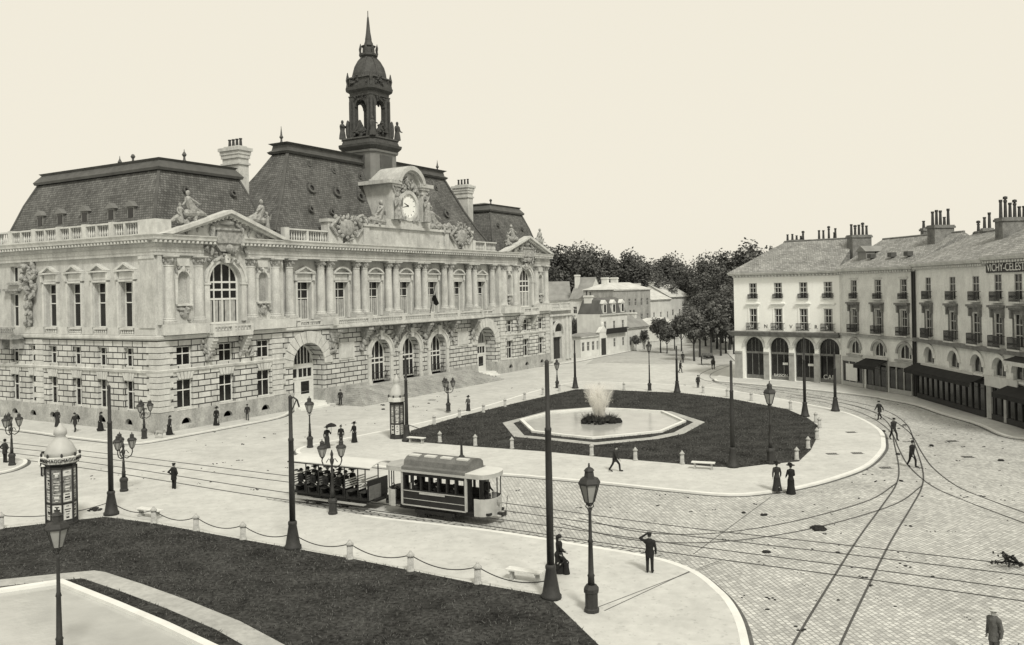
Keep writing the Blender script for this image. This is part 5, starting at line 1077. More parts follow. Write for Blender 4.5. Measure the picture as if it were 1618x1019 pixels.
def back(px,y,d): 
    p=G(px,y); k=d/p.y; return Vector((p.x*k,d,0))
# street line continues the town hall front
a=G(950,562); b=G(992,555.5); 
o,r,L=fhouse(a,b,5,7.6,3.0,'white house with mansard dormers beside the low gateway, past the town hall wing',3,(1.3,4.6),'mansard',rm='farslate',chims=((1,3,.5),))
for k in range(3):
    u=L*(k+.5)/3; m=MB(); m.fbox(F,u-.65,u+.65,-1.0,.0,7.7,9.5); m.fprism(F,[(u-.85,9.5),(u+.85,9.5),(u,10.2)],-1.2,.1); d_=m.build('dormer',MT['farwall'],r); g=MB(); g.fbox(F,u-.35,u+.35,.0,.03,7.9,9.3); g.build('pane',MT['glass'],d_)
m=MB(); m.fbox(F,L*.12,L*.88,0,.6,3.9,4.05); m.fbox(F,L*.12,L*.88,.55,.6,4.05,4.9); m.build('balcony',MT['iron'],o)
dv=(b-a).normalized(); a2=G(918,566.5); o2,r2,_=fhouse(a2,a-dv*.2,3,3.9,.5,'low pale gateway building between the wing and the mansard house',4,(1.2,),rm='farroof',roof='hip')
m=MB(); m.fbox(F,6,8.6,-.5,.3,0.05,4.3); m.fprism(F,[(5.8,4.3),(8.8,4.3),(7.3,5.6)],-.4,.35); m.ell((7.3,-.1,5.7),(.4,.3,.5)); gt=m.build('gateway',MT['farwall'],o2); m=MB(); m.fbox(F,6.5,8.1,.3,.34,.1,3.2); m.build('door',MT['darkwood'],gt)
o3,r3,_=fhouse(b+dv*.2,b+dv*9,5,4.6,2.2,'low pale house right of the mansard house, sloping roof',4,(1.2,),'side',chims=((7,2.5,.6),))
# behind them
fhouse(back(840,600,205),back(904,600,205),12,9.6,4.6,'long pale house with broad grey roof behind the town hall wing',0,(), 'side',wm='farwall')
o,r,L=fhouse(back(904,600,200),back(931,600,198),10,10.0,5.0,'pale gabled house end rising above dark trees',2,(6.6,),'side',chims=((.5,3,.6),))
a,b=back(972,600,192),back(1030,600,205); fhouse(a,b,8,12.0,1.6,'large grey house with flat pale roof before the wood',6,(1.2,4.6,8.2),'hip',wm='render2',rm='roofpale',chims=((3,4,1.2),(7,4,1.2)))
fhouse(back(1030,600,215),back(1062,600,225),12,9.2,3.0,'white house with pale roof, left of the avenue trees',3,(1.2,4.4),'side',rm='roofpale',chims=((5,6,1.2),))
fhouse(back(1060,600,232),back(1092,600,240),12,9.6,3.4,'second white house far down the avenue',3,(1.2,4.6),'side',rm='roofpale',chims=((1,6,.8),(5,6,.8)))
fhouse(back(1092,600,300),back(1150,600,310),14,10.5,3.5,'distant pale house glimpsed above the avenue trees',5,(5.,8.),'side',rm='roofpale',chims=((4,7,1.5),(10,7,1.2)))
fhouse(back(1040,600,186),back(1075,600,196),7,4.2,1.4,'low pale shed behind the street trees',4,(1.0,),'hip',rm='roofpale')
# garden wall
m=MB(); a=G(990,556,0)+dv*11; m.xf=Matrix.Translation(a)@Matrix.Rotation(math.atan2(dv.y,dv.x),4,'Z'); m.box(0,40,-.15,.15,0,1.3); m.box(-.05,40,-.22,.22,1.3,1.45); tag(m.build('garden_wall',MT['farwall']),'low pale garden wall along the left side of the avenue','wall')
# ------------------------------------------------------------------ trees
def crown_mesh(seed,n,per,size,rx=.32,rz=.38,mt='leaf',zc=.62):
    r=random.Random(seed); vs=[];fs=[]
    blobs=[]
    for k in range(n):
        while 1:
            p=Vector((r.uniform(-1,1),r.uniform(-1,1),r.uniform(-1,1)))
            if .25<p.length<1: break
        blobs.append((Vector((p.x*rx,p.y*rx,p.z*rz)),r.uniform(.06,.12)))
    for c,q in blobs:
        for j in range(per):
            d=Vector((r.gauss(0,1),r.gauss(0,1),r.gauss(0,1))); d.normalize(); p=c+d*q*r.random()**.4; a=Vector((r.gauss(0,1),r.gauss(0,1),r.gauss(0,.6))).normalized(); b=a.orthogonal().normalized(); b=Matrix.Rotation(r.uniform(0,PI),3,a)@b; s=size*r.uniform(.6,1.3); i=len(vs)
            vs+=[tuple(p+Vector((0,0,zc))-a*s),tuple(p+Vector((0,0,zc))+b*s*.6),tuple(p+Vector((0,0,zc))+a*s),tuple(p+Vector((0,0,zc))-b*s*.6)]; fs.append((i,i+1,i+2,i+3))
    me=bpy.data.meshes.new('crown'); me.from_pydata(vs,[],fs); me.materials.append(MT[mt]); return me
def trunk_mesh(seed,h=.5,r0=.022):
    r=random.Random(seed); m=MB(); m.tube([(0,0,0),(.005,0,h*.4),(0,.01,h*.75),(.01,0,h*1.3)],[r0*1.3,r0,r0*.8,r0*.3],7)
    for k in range(6):
        a=r.uniform(0,2*PI); z=h*r.uniform(.55,1.0); m.tube([(0,0,z),(.1*cos(a),.1*sin(a),z+.12),(.2*cos(a),.2*sin(a),z+.28)],[r0*.6,r0*.4,r0*.12],5)
    o=m.build('trunk',MT['bark']); me=o.data; bpy.data.objects.remove(o); return me
mat('leafpale',.10,.4,3,.8)
BIG=[crown_mesh(s,95,75,.0165,mt=mt) for s,mt in((1,'leaf'),(2,'leaf2'),(3,'leaf'))]; BT_=trunk_mesh(4); PALE=crown_mesh(8,40,50,.02,mt='leafpale')
SMALL=[crown_mesh(s,40,60,.03,.26,.27,mt,.70) for s,mt in((5,'leaf'),(6,'leaf2'))]; ST_=trunk_mesh(7,.52,.018); tc_=0
def tree(p,h,me,tr,label,grp,sx=1.):
    global tc_; tc_+=1; o=empty('tree',p,tc_*1.7,label,'tree',grp); o.scale=(h*sx,h*sx,h); link('crown',me,o); link('trunk',tr,o); return o
wood=[(838,384,230),(858,381,235),(882,379,240),(906,378,236),(930,381,242),(952,390,250),(975,390,246),(1000,394,252),(1022,398,256),(1045,397,262),(1066,400,268),(1084,417,300),(1100,420,315),(1118,398,240),(1140,395,235),(1166,386,228),(1188,380,224),(1212,381,222),(1236,388,226),(870,410,250),(896,415,252),(925,420,254),(950,418,256),(985,425,258),(1012,424,260),(1040,425,240),(1066,432,246),(1098,432,250),(1128,425,222),(1152,418,216),(1182,412,214)]
WL=['tall dark trees massed behind the town hall and houses']
for k,(px,ty,d) in enumerate(wood):
    p=back(px,600,d); h=EYE+(HZ-.0192*(px-CX)-ty)*d/FOC; tree(p,h*.93,PALE if (px,ty) in((985,425),(1000,394)) and k!=99 and px==985 else BIG[k%3],BT_,'pale leaved tree lighter than the dark wood round it' if px==985 else 'tall dark leafy tree in the wood on the skyline','trees of the skyline wood' if px!=985 else None,1.0+.25*rnd.random())
ave=[(1044,557.5,500,2.),(1054,558.5,512,1.),(1077,555,496,1.),(1097,570.5,486,1),(1106,564.5,478,1),(1124,565,474,1),(1139,562,478,1.),(1147,558.5,474,1),(1160,560.5,466,1),(1066,552,505,1),(1018,552,520,1),(1005,555,528,1)]
for k,(px,by,ty,_) in enumerate(ave):
    p=G(px,by); h=(by-ty)*p.y/FOC; tree(p,h,SMALL[k%2],ST_,'small round street tree in the avenue rows','street trees of the avenue',.95)
for k,(px,d,ty) in enumerate(((1100,205,474),(1114,198,464),(1128,190,458),(1142,185,455),(1156,180,452),(1170,172,450),(1116,178,498),(1134,170,490),(1154,165,480))):
    p=back(px,600,d); h=EYE+(HZ-.0192*(px-CX)-ty)*d/FOC; tree(p,h,BIG[k%3],BT_,'dense dark tree crowding the avenue beside the white cafe','dense trees at the avenue mouth',1.25)
for k,(px,d,ty) in enumerate(((888,186,505),(905,184,498),(925,182,502),(940,186,495),(880,190,488))):
    p=back(px,600,d); h=EYE+(HZ-.0192*(px-CX)-ty)*d/FOC; tree(p,h,BIG[(k+1)%3],BT_,'dark garden tree between the wing and the mansard house','garden trees behind the gateway',1.3)
# ------------------------------------------------------------------ people
DG=bpy.context.evaluated_depsgraph_get
def remesh(m,vox,mt,name):
    me=bpy.data.meshes.new(name); me.from_pydata(m.v,[],m.f); bm=bmesh.new(); bm.from_mesh(me); bmesh.ops.recalc_face_normals(bm,faces=bm.faces); bm.to_mesh(me); bm.free()
    t=bpy.data.objects.new('tmp',me); col.objects.link(t); md=t.modifiers.new('r','REMESH'); md.mode='VOXEL'; md.voxel_size=vox; sm=t.modifiers.new('s','SMOOTH'); sm.factor=.5; sm.iterations=2
    out=bpy.data.meshes.new_from_object(t.evaluated_get(DG())); bpy.data.objects.remove(t); out.name=name; out.materials.clear(); out.materials.append(mt); out.polygons.foreach_set('use_smooth',[True]*len(out.polygons)); return out
FIG={}
def vec(*a): return Vector(a)
def hand(m,w,d,side,curl=.35):
    """palm, thumb on its side and four unequal bent fingers"""
    d=d.normalized(); ax=Vector((0,-1,0)); n=d.cross(ax); 
    if n.length<.1: n=Vector((1,0,0))
    n.normalize(); t=n.cross(d).normalized()
    m.capsule(w,w+d*.07,.026,.036,6)
    for k,l in enumerate((.062,.075,.07,.052)):
        b=w+d*.085+t*(.033-.022*k); j=b+(d+n*side*.2).normalized()*l*.5; e=j+(d*(1-curl)+n*side*curl*1.3).normalized()*l*.55; m.capsule(b,j,.0115,.0105,6); m.capsule(j,e,.0105,.009,6)
    b=w+d*.03+t*.035; j=b+(d*.6+t*.8).normalized()*.035; m.capsule(b,j,.014,.012,6); m.capsule(j,j+(d*.9+t*.25).normalized()*.03,.012,.010,6)
def fig(kind,pose,hat='cap',suit='cloth',leg='cloth',shirt=None,prop=None,seed=0):
    key=(kind,pose,hat,suit,leg,prop)
    if key in FIG: return FIG[key]
    woman=kind=='woman'; z0=0.
    hipz,shz=.92,1.42; L=dict(hip=[vec(q*.095,0,hipz) for q in(-1,1)]); knee=[];ank=[];toe=[]
    st={'walk':.42,'stride':.62}.get(pose,0)
    for i,q in enumerate((-1,1)):
        if pose=='sit': k=vec(q*.11,-.44,.50); a=vec(q*.11,-.42,.08)
        elif st: 
            f=q*st; fw=-.5*f
            k=vec(q*.095,fw*.75-.06,.50); a=vec(q*.09,fw*1.05+(.05 if fw>0 else 0),.10+(.08 if fw>0 else 0))
        else: k=vec(q*.10,-.015,.49); a=vec(q*.105,0,.085)
        knee.append(k);ank.append(a);toe.append(a+vec(q*.02,-.19,-.04 if a.z<.12 else -.13))
    if pose=='sit': hipz=.52; L['hip']=[vec(q*.095,0,.52) for q in(-1,1)]; shz=1.02
    lean=-.05 if st else 0
    if pose=='bend': lean=-.32
    ch=vec(0,lean,shz-.06 if pose!='bend' else shz-.14); nk=ch+vec(0,lean*.25,.13); hd=nk+vec(0,-.02+lean*.15,.145)
    sw=.175 if woman else .2; sh=[ch+vec(q*sw,0,.03) for q in(-1,1)]; el=[];wr=[];hdir=[]
    for i,q in enumerate((-1,1)):
        s=sh[i]
        if pose=='salute' and q==1: e=s+vec(.22,-.06,.10); w_=hd+vec(.13,-.12,.05); 
        elif pose=='hips': e=s+vec(q*.24,.08,-.22); w_=vec(q*.16,-.06,hipz+.07)
        elif pose=='sit': e=s+vec(q*.05,-.06,-.27); w_=s+vec(q*.0,-.28,-.36)
        elif pose in('carry','bend'): e=s+vec(q*.06,-.05,-.27); w_=e+vec(-q*.05,-.2,-.12)
        elif pose=='umbrella' and q==1: e=s+vec(.1,-.1,-.22); w_=e+vec(-.02,-.2,.12)
        elif st: e=s+vec(q*.07,q*st*.22*1.0+.04,-.27); w_=e+vec(q*.01,q*st*.2-.07,-.22)
        else: e=s+vec(q*.07,.03,-.28); w_=e+vec(0,-.05,-.25)
        el.append(e);wr.append(w_);hdir.append((w_-e).normalized())
    body=MB()
    body.capsule(vec(0,0,hipz),ch,.125,.15 if not woman else .13,10); body.capsule(sh[0]*.7+ch*.3,sh[1]*.7+ch*.3,.085,.085,8); body.capsule(ch+vec(0,0,.05),nk+vec(0,-.01,.05),.058,.052,8)
    body.ell(hd,(.076,.096,.118),n=12,m=9); body.ell(hd+vec(0,-.035,-.06),(.055,.062,.06),n=8,m=6); body.capsule(hd+vec(0,-.092,.015),hd+vec(0,-.112,-.02),.011,.016,6)
    for q in(-1,1): body.ell(hd+vec(q*.077,.005,-.005),(.012,.022,.033),n=6,m=5); body.ell(hd+vec(q*.032,-.08,.022),(.022,.014,.01),n=6,m=5)
    body.ell(hd+vec(0,-.092,-.052),(.024,.012,.008),n=6,m=5)
    for i,q in enumerate((-1,1)):
        body.capsule(L['hip'][i],knee[i],.085,.052,8); body.capsule(knee[i],ank[i],.052,.038,8); body.capsule(ank[i],toe[i],.04,.035,6)
        body.capsule(sh[i],el[i],.048,.038,8); body.capsule(el[i],wr[i],.038,.027,8); hand(body,wr[i],hdir[i],-q)
    parts=[('body',remesh(body,.011,MT['skin'],'body'))]
    eye=MB()
    for q in(-1,1): eye.ell(hd+vec(q*.03,-.089,.008),(.012,.007,.008),n=6,m=4)
    me=bpy.data.meshes.new('eyes'); me.from_pydata(eye.v,[],eye.f); me.materials.append(MT['black']); parts.append(('eyes',me))
    hr=MB(); hr.ell(hd+vec(0,.012,.03),(.084,.098,.105),n=10,m=7)
    if woman: hr.ell(hd+vec(0,.09,.0),(.06,.05,.06),n=8,m=6)
    hh=MB(); hh.v=hr.v; hh.f=hr.f; me=bpy.data.meshes.new('hair'); 
    bm=bmesh.new(); tmp=bpy.data.meshes.new('t'); tmp.from_pydata(hr.v,[],hr.f); bm.from_mesh(tmp); bmesh.ops.bisect_plane(bm,geom=bm.verts[:]+bm.edges[:]+bm.faces[:],plane_co=hd+vec(0,-.06,.06),plane_no=vec(0,-1,-.75),clear_outer=True); bm.to_mesh(me); bm.free(); me.materials.append(MT['hair']); parts.append(('hair',me))
    c=MB()
    if woman:
        c.capsule(vec(0,0,hipz+.02),ch+vec(0,0,0),.135,.165,10); c.capsule(sh[0]*.8+ch*.2,sh[1]*.8+ch*.2,.1,.1,8)
    else:
        c.capsule(vec(0,.01,hipz-.02),ch,.155,.185,10); c.capsule(sh[0]*.85+ch*.15,sh[1]*.85+ch*.15,.105,.105,8)
        if pose!='sit': c.lathe((0,.0,hipz-.22),[(.19,0),(.175,.2),(.16,.34)],12)
    for i in(0,1): c.capsule(sh[i],el[i],.07,.058,8); c.capsule(el[i],el[i].lerp(wr[i],.93),.058,.045,8)
    parts.append(('blouse' if woman else 'jacket',remesh(c,.017,MT[suit],'jacket')))
    if woman:
        s=MB(); b=.29 if not st else .32
        if pose=='sit': s.capsule(vec(0,0,.54),vec(0,-.42,.54),.2,.2,8); s.capsule(vec(0,-.42,.5),vec(0,-.42,.12),.19,.22,8)
        else: s.lathe((0,0,.03),[(b,0),(b*.93,.1),(b*.72,.45),(.2,.8),(.15,.98),(.13,1.02)],16); s.ell((0,.1,.85),(.17,.14,.16))
        parts.append(('skirt',remesh(s,.02,MT[leg],'skirt')))
    else:
        s=MB()
        for i in(0,1): s.capsule(L['hip'][i],knee[i],.105,.075,8); s.capsule(knee[i],ank[i].lerp(knee[i],.08),.075,.066,8)
        s.capsule(L['hip'][0],L['hip'][1],.12,.12,8); parts.append(('trousers',remesh(s,.016,MT[leg],'trousers')))
    s=MB()
    for i in(0,1): s.capsule(ank[i]+vec(0,.02,-.015),toe[i],.056,.045,8); s.capsule(ank[i]+vec(0,.01,.06),ank[i],.05,.055,8)
    parts.append(('shoes',remesh(s,.014,MT['black'],'shoes')))
    m=MB(); T=hd+vec(0,.005,.055)
    if hat=='cap': m.lathe(T,[(.10,0),(.102,.04),(.125,.07),(.12,.09),(.02,.1)],14); m.add([tuple(T+vec(x,y,z)) for x,y,z in((-.08,-.07,.02),(.08,-.07,.02),(.06,-.165,-.005),(-.06,-.165,-.005),(-.08,-.07,.03),(.08,-.07,.03),(.06,-.165,.005),(-.06,-.165,.005))],[(0,3,2,1),(4,5,6,7),(0,1,5,4),(1,2,6,5),(2,3,7,6),(3,0,4,7)])
    elif hat=='bowler': m.lathe(T,[(.15,.02),(.155,.03),(.105,.02),(.102,.08),(.08,.125),(.03,.145)],14)
    elif hat=='straw': m.lathe(T,[(.165,.015),(.165,.03),(.1,.03),(.1,.1),(.02,.105)],14)
    elif hat=='wide': m.lathe(T,[(.05,.03),(.25,.02),(.26,.04),(.13,.05),(.12,.11),(.05,.15)],14); m.ell(T+vec(.06,0,.13),(.13,.09,.07),n=7,m=5); m.capsule(T+vec(.05,.05,.12),T+vec(.02,.2,.2),.03,.02,6)
    elif hat=='bonnet': m.lathe(T,[(.115,-.03),(.12,.04),(.08,.1),(.02,.13)],12); m.capsule(T+vec(0,.08,0),T+vec(0,.11,-.22),.09,.05,8)
    if hat: me=bpy.data.meshes.new('hat'); me.from_pydata(m.v,[],m.f); me.materials.append(MT['straw' if hat=='straw' else 'black']); parts.append(('hat',me))
    ex=[]
    if prop=='umbrella':
        m=MB(); a=wr[1]+hdir[1]*.06; m.tube([a+vec(0,0,-.1),a+vec(0,0,.75)],.012,6); m.lathe(a+vec(0,0,.48),[(.46,0),(.40,.1),(.25,.2),(.03,.28)],10,close=False); ex.append(('umbrella',m,'cloth'))
    if prop=='cane':
        m=MB(); a=wr[1]+hdir[1]*.06; m.tube([a,a+vec(.02,-.12,-a.z+.02)],.012,6); ex.append(('cane',m,'black'))
    FIG[key]=(parts,ex,hipz); return FIG[key]
PN=0
def person(px,py,h,yaw,label,kind='man',pose='stand',hat='bowler',suit='cloth',leg='cloth',prop=None,z=0.,grp=None,at_=None):
    """yaw: facing, degrees from the viewer (0 looks at the viewer, 90 to the right)"""
    p=at_ if at_ is not None else G(px,py,z); parts,ex,_=fig(kind,pose,hat,suit,leg,None,prop)
    o=empty('person',p,R(yaw),label,'person',grp); o.scale=(h/1.74,)*3
    for n,me in parts: link(n,me,o)
    for n,m,mt in ex: m.build(n,MT[mt],o)
    return o
person(1027,905,1.70,165,'man in dark uniform and cap raising his hand to his brow','man','salute','cap',z=ZP)
person(275,775,1.72,150,'man in dark suit standing with both hands on his hips','man','hips','cap')
person(972,745,1.68,75,'man in dark suit walking before the fountain lawn','man','stride','cap','cloth2','cloth',z=ZP)
person(1228,776,1.68,170,'woman in dark dress, left of two women by the island kerb','woman','walk','wide','cloth2','cloth2',z=ZP)
person(1250,780.5,1.74,185,'woman in long black dress carrying a bag, right of two by the kerb','woman','carry','wide',z=0)
person(1441,738,1.74,30,'man in dark coat walking over the curved tracks, nearest of three','man','walk','bowler')
person(1412,695,1.72,10,'man with legs apart between two others on the curved tracks','man','stride','cap','cloth2')
person(1390,663,1.68,-60,'man striding left, farthest of three on the curved tracks','man','stride','cap','cloth2','cloth2')
person(1103,614,1.62,20,'man walking by the street behind the far lawn','man','stand','cap','cloth2')
person(1079,573,1.7,0,'man standing at the avenue crossing beyond the lawn','man','stand','bowler','cloth2')
person(1075,589,1.7,90,'figure half behind the tall pole beyond the lawn','man','walk','bowler','cloth2','cloth2')
person(740,651,1.6,-20,'woman with hat and light sleeves at the back edge of the far lawn','woman','carry','wide','cloth3','cloth2',z=0)
person(538,640,1.65,0,'man in dark clothes below the town hall steps','man','stand','bowler','cloth2',z=ZP)
person(517,708,1.7,30,'woman under a dark umbrella behind the two branched lamp','woman','umbrella','wide','cloth','cloth2','umbrella',z=ZP)
person(539,702,1.5,0,'small dark figure between two women in the open square','man','stand','bowler',z=ZP)
person(560,699,1.62,-30,'woman in dark dress and tall hat in the open square','woman','carry','wide',z=ZP)
person(8,731,1.72,160,'man in dark suit on the refuge at the left edge','man','hips','bowler','cloth2',z=ZP)
person(68,752,1.66,60,'man in white jacket beside the pale domed kiosk','man','stand','cap','white','cloth')
person(119,682,1.7,0,'man in dark suit on the side street pavement by the cellar window','man','walk','bowler','cloth2','cloth2',z=ZP)
person(91,674,1.68,0,'figure in light hat on the side street pavement, leftmost there','woman','stand','straw','cloth2','cloth2',z=ZP)
person(159,681,1.72,90,'dark bulky figure on the side street pavement near the corner pole','woman','walk','bonnet',z=ZP)
person(268,687,1.68,80,'person in dark clothes at the town hall corner beside the pale dog','woman','walk','bonnet','cloth2','cloth',z=ZP)
person(332,669.5,1.65,40,'man left of a woman under the pavilion windows','man','walk','bowler','cloth2',z=ZP)
person(342,672,1.68,30,'woman in wide dark dress under the pavilion windows','woman','walk','wide',z=ZP)
person(391,664,1.55,20,'person in light trousers walking alone by the pavilion wall','man','walk','cap','cloth2','cloth3',z=ZP)
person(1572,1046,1.74,-70,'man in flat cap and grey jacket at the lower right edge','man','stand','straw','cloth3','cloth3')
person(884,905,1.62,100,'woman in long black hooded dress beside the tallest pole','woman','carry','bonnet',z=ZP)
person(895,907,1.0,-60,'child in dark smock crouched against the woman by the tallest pole','woman','bend','bonnet','cloth','cloth',z=ZP)
# ------------------------------------------------------------------ trams
def ptan(px0,py0,px1,py1): a=G(px0,py0);b=G(px1,py1); return a,b,math.atan2(b.y-a.y,b.x-a.x),(b-a).length
a,b,rz,L=ptan(622,804.8,788,827.2); c=(a+b)/2
TR=empty('tram_car',c,rz,'dark electric tram with cream end panels and raised grey roof','tram'); print('tram',L)
Lb=L*.30; Le=L*.5     # saloon half length, overall half length
m=MB(); m.box(-Lb-.3,Lb+.3,-.85,.85,.42,.62); m.box(-Le+.1,Le-.1,-.8,.8,.56,.68); m.box(-1.3,1.3,-.95,-.88,.3,.5); m.box(-1.3,1.3,.88,.95,.3,.5)
for x in(-.9,.9): m.box(x-.25,x+.25,-.96,-.86,.18,.5); m.box(x-.25,x+.25,.86,.96,.18,.5)
m.build('truck',MT['tramdark'],TR)
for x in(-.9,.9):
    for y in(-.74,.74): w_=MB(); w_.xf=Matrix.Translation((x,y,.40))@Matrix.Rotation(PI/2,4,'X'); w_.lathe((0,0,-.05),[(.38,0),(.38,.1)],16); w_.build('wheel',MT['rail'],TR)
FN=Fr(-Lb,-1.0,1,0); FB_=Fr(Lb,1.0,-1,0); LL=2*Lb
m=MB(); nW=7; ops=[(.1+(LL-.2)*k/nW+.05,.1+(LL-.2)*(k+1)/nW-.05,1.55,2.32,False,.06) for k in range(nW)]
for Fk in(FN,FB_): m.wall(Fk,0,LL,.66,2.5,0,ops,.06); m.wall(Fk,0,LL,.66,2.5,-.07,ops,.0)
for q in(-1,1): m.box(q*Lb-.04,q*Lb+.04,-1.0,-.42,.66,2.5); m.box(q*Lb-.04,q*Lb+.04,.42,1.0,.66,2.5); m.box(q*Lb-.04,q*Lb+.04,-.42,.42,2.3,2.5)
m.box(-Lb,Lb,-.93,.93,.66,.72); bd=m.build('body',MT['tramdark'],TR)
m=MB()
for Fk in(FN,FB_): m.fbox(Fk,0,LL,0,.03,1.46,1.5); m.fbox(Fk,0,LL,0,.025,1.02,1.05); m.fbox(Fk,0,LL,0,.05,.66,.72); m.fbox(Fk,LL*.28,LL*.68,.03,.05,1.36,1.45)
for q in(-1,1):
    for s in(-1,1): m.box(q*Lb-.06,q*Lb+.06,s*1.0-.05,s*1.0+.05,.7,2.5)
m.build('trim',MT['tramcream'],bd)
m=MB()
for q in(-1,1): m.box(-Lb+.1,Lb-.1,q*.6-.2,q*.6+.2,.72,1.12); m.box(-Lb+.1,Lb-.1,q*.82-.04,q*.82+.04,1.12,1.5)
m.build('seat',MT['darkwood'],TR)
for q in(-1,1):      # end platforms
    n=8; P=[(q*(Lb+.04),-.92)]+[(q*(Le-.55+.55*sin(PI*k/n)),-.92*cos(PI*k/n)) for k in range(n+1)]+[(q*(Lb+.04),.92)]
    m=MB(); 
    for k in range(1,len(P)-2):
        A,B=P[k],P[k+1]; m.frus([(A[0],A[1],.5),(B[0],B[1],.5),(B[0]*.985,B[1]*.97,.5),(A[0]*.985,A[1]*.97,.5)],[(A[0],A[1],1.42),(B[0],B[1],1.42),(B[0]*.985,B[1]*.97,1.42),(A[0]*.985,A[1]*.97,1.42)])
    m.box(min(q*Lb,q*(Lb+.0)),max(q*Lb,q*Lb)+.001,-.5,.5,.5,.52)
    if q>0: m.box(Lb+.45,Le-.55,-.94,-.90,.5,1.42); m.box(Lb+.45,Le-.55,.90,.94,.5,1.42)
    else: m.box(-Le+.55,-Lb-.55,-.94,-.90,.5,1.42)
    m.build('end_panel',MT['tramcream'],TR)
    m=MB(); m.prism([(x*.99,y) for x,y in P],.6,.66); m.build('platform',MT['tramdark'],TR)
    m=MB()
    for k in(1,3,5,7,9): x,y=P[k]; m.tube([(x*.985,y*.98,1.4),(x*.985,y*.98,2.5)],.03,6)
    m.build('post',MT['tramdark'],TR)
    m=MB(); P2=[(q*(Lb-.0),-1.08)]+[(q*(Le-.55+.6*sin(PI*k/n)),-1.08*cos(PI*k/n)) for k in range(n+1)]+[(q*(Lb-.0),1.08)]; m.prism(P2,2.5,2.72); m.build('canopy_fascia',MT['tramcream'],TR)
    m=MB(); m.prism([(x*1.005,y*1.0) for x,y in P2],2.724,2.76); m.build('canopy_roof',MT['canvas' if q>0 else 'tramcream'],TR)
    m=MB(); m.lathe((q*(Le-.35),.1,.66),[(.16,0),(.14,.5),(.2,.55),(.2,.62)],10); m.tube([(q*(Le-.35),.1,1.3),(q*(Le-.2),.0,1.36)],.025,5); m.tube([(q*(Le-.3),-.4,.7),(q*(Le-.3),-.4,1.5)],.03,6); m.arcring(Fr(q*(Le-.3),-.4,0,1),0,1.5,.12,.15,-.02,.02,0,2*PI,10); m.build('controller',MT['iron'],TR)
    m=MB(); m.box(min(q*Le,q*(Le+.35)),max(q*Le,q*(Le+.35)),-.12,.12,.5,.62); m.box(min(q*(Le+.3),q*(Le+.38)),max(q*(Le+.3),q*(Le+.38)),-.22,.22,.45,.66); m.build('buffer',MT['iron'],TR)
    m=MB(); m.lathe((q*(Le+.03),0,1.18),[(.0,-.12),(.1,-.12),(.13,0),(.1,.12),(0.01,.14)],10); m.build('headlight',MT['lampglass'],TR)
m=MB(); n=10; W=1.06
P=[(-W,2.5),(-W,2.62),(-W+.06,2.74)]+[]; 
prof=[(-1.06,2.5),(-1.06,2.78),(-.84,2.84),(-.78,3.12),(-.55,3.27),(-.28,3.34),(0,3.36),(.28,3.34),(.55,3.27),(.78,3.12),(.84,2.84),(1.06,2.78),(1.06,2.5)]
vs=[(x,y,z) for x in(-Lb,Lb) for y,z in prof]; k=len(prof); m.add(vs,[tuple(range(k-1,-1,-1)),tuple(range(k,2*k))]+[(i,i+1,k+i+1,k+i) for i in range(k-1)]+[(k-1,0,k,2*k-1)]); rf=m.build('roof',MT['tramroof'],TR)
m=MB(); m.box(-Lb-.02,Lb+.02,-1.1,-1.06,2.5,2.62); m.box(-Lb-.02,Lb+.02,1.06,1.1,2.5,2.62); m.build('fascia',MT['tramcream'],rf)
for k in range(4):
    m=MB(); x=-Lb+.5+k*(2*Lb-1)/3; m.box(x-.38,x+.3,-.52,-.2,3.29,3.38); m.build('roof_vent',MT['canvas'],rf)
m=MB(); m.lathe((Lb*.55,.1,3.33),[(.2,0),(.16,.08),(.08,.16),(.05,.9),(.03,.95)],8); m.tube([(Lb*.55,.1,4.2),(-.4,.1,4.45),(-2.6,.1,4.95)],.022,5); m.build('trolley_pole',MT['iron'],rf)
m=MB()
for k in range(9): m.tube([(Le+.1,.55+.04*k,.35+.12*k),(Le+.28,.3+.02*k,.35+.12*k)],.02,4)
m.build('steps',MT['iron'],TR)
M=Matrix.Translation(c)@Matrix.Rotation(rz,4,'Z')
person(0,0,1.72,0,'tram driver in cap at the front platform controller','man','carry','cap',at_=M@Vector((Le-.75,.1,.66))).rotation_euler=(0,0,rz+PI/2)
for k,(x,y) in enumerate(((-Lb+.6,-.55),(-.1,-.55),(Lb*.5,-.55))):
    o=person(0,0,1.68,0,'passenger in dark clothes behind the tram saloon windows','man','sit','bowler',at_=M@Vector((x,y+.0,.62)),grp='tram saloon passengers'); o.rotation_euler=(0,0,rz+PI)
# trailer
a,b,rz2,L2=ptan(478,787,598,802.0); c2=(a+b)/2; TL=empty('tram_trailer',c2,rz2,'open sided tram trailer with pale canvas roof and cross benches','tram trailer'); h2=L2/2; print('trailer',L2)
m=MB(); m.box(-h2,h2,-.9,.9,.55,.68); m.box(-h2+.3,h2-.3,-.8,.8,.4,.55)
for x in(-1.0,1.0): m.box(x-.3,x+.3,-.86,-.78,.2,.55); m.box(x-.3,x+.3,.78,.86,.2,.55)
m.build('chassis',MT['tramdark'],TL)
for x in(-1.0,1.0):
    for y in(-.72,.72): w_=MB(); w_.xf=Matrix.Translation((x,y,.38))@Matrix.Rotation(PI/2,4,'X'); w_.lathe((0,0,-.05),[(.36,0),(.36,.1)],16); w_.build('wheel',MT['rail'],TL)
for y in(-1.12,1.12): m=MB(); m.box(-h2+.1,h2-.1,y-.14,y+.14,.36,.41); m.build('running_board',MT['tramcream'],TL)
nb=6
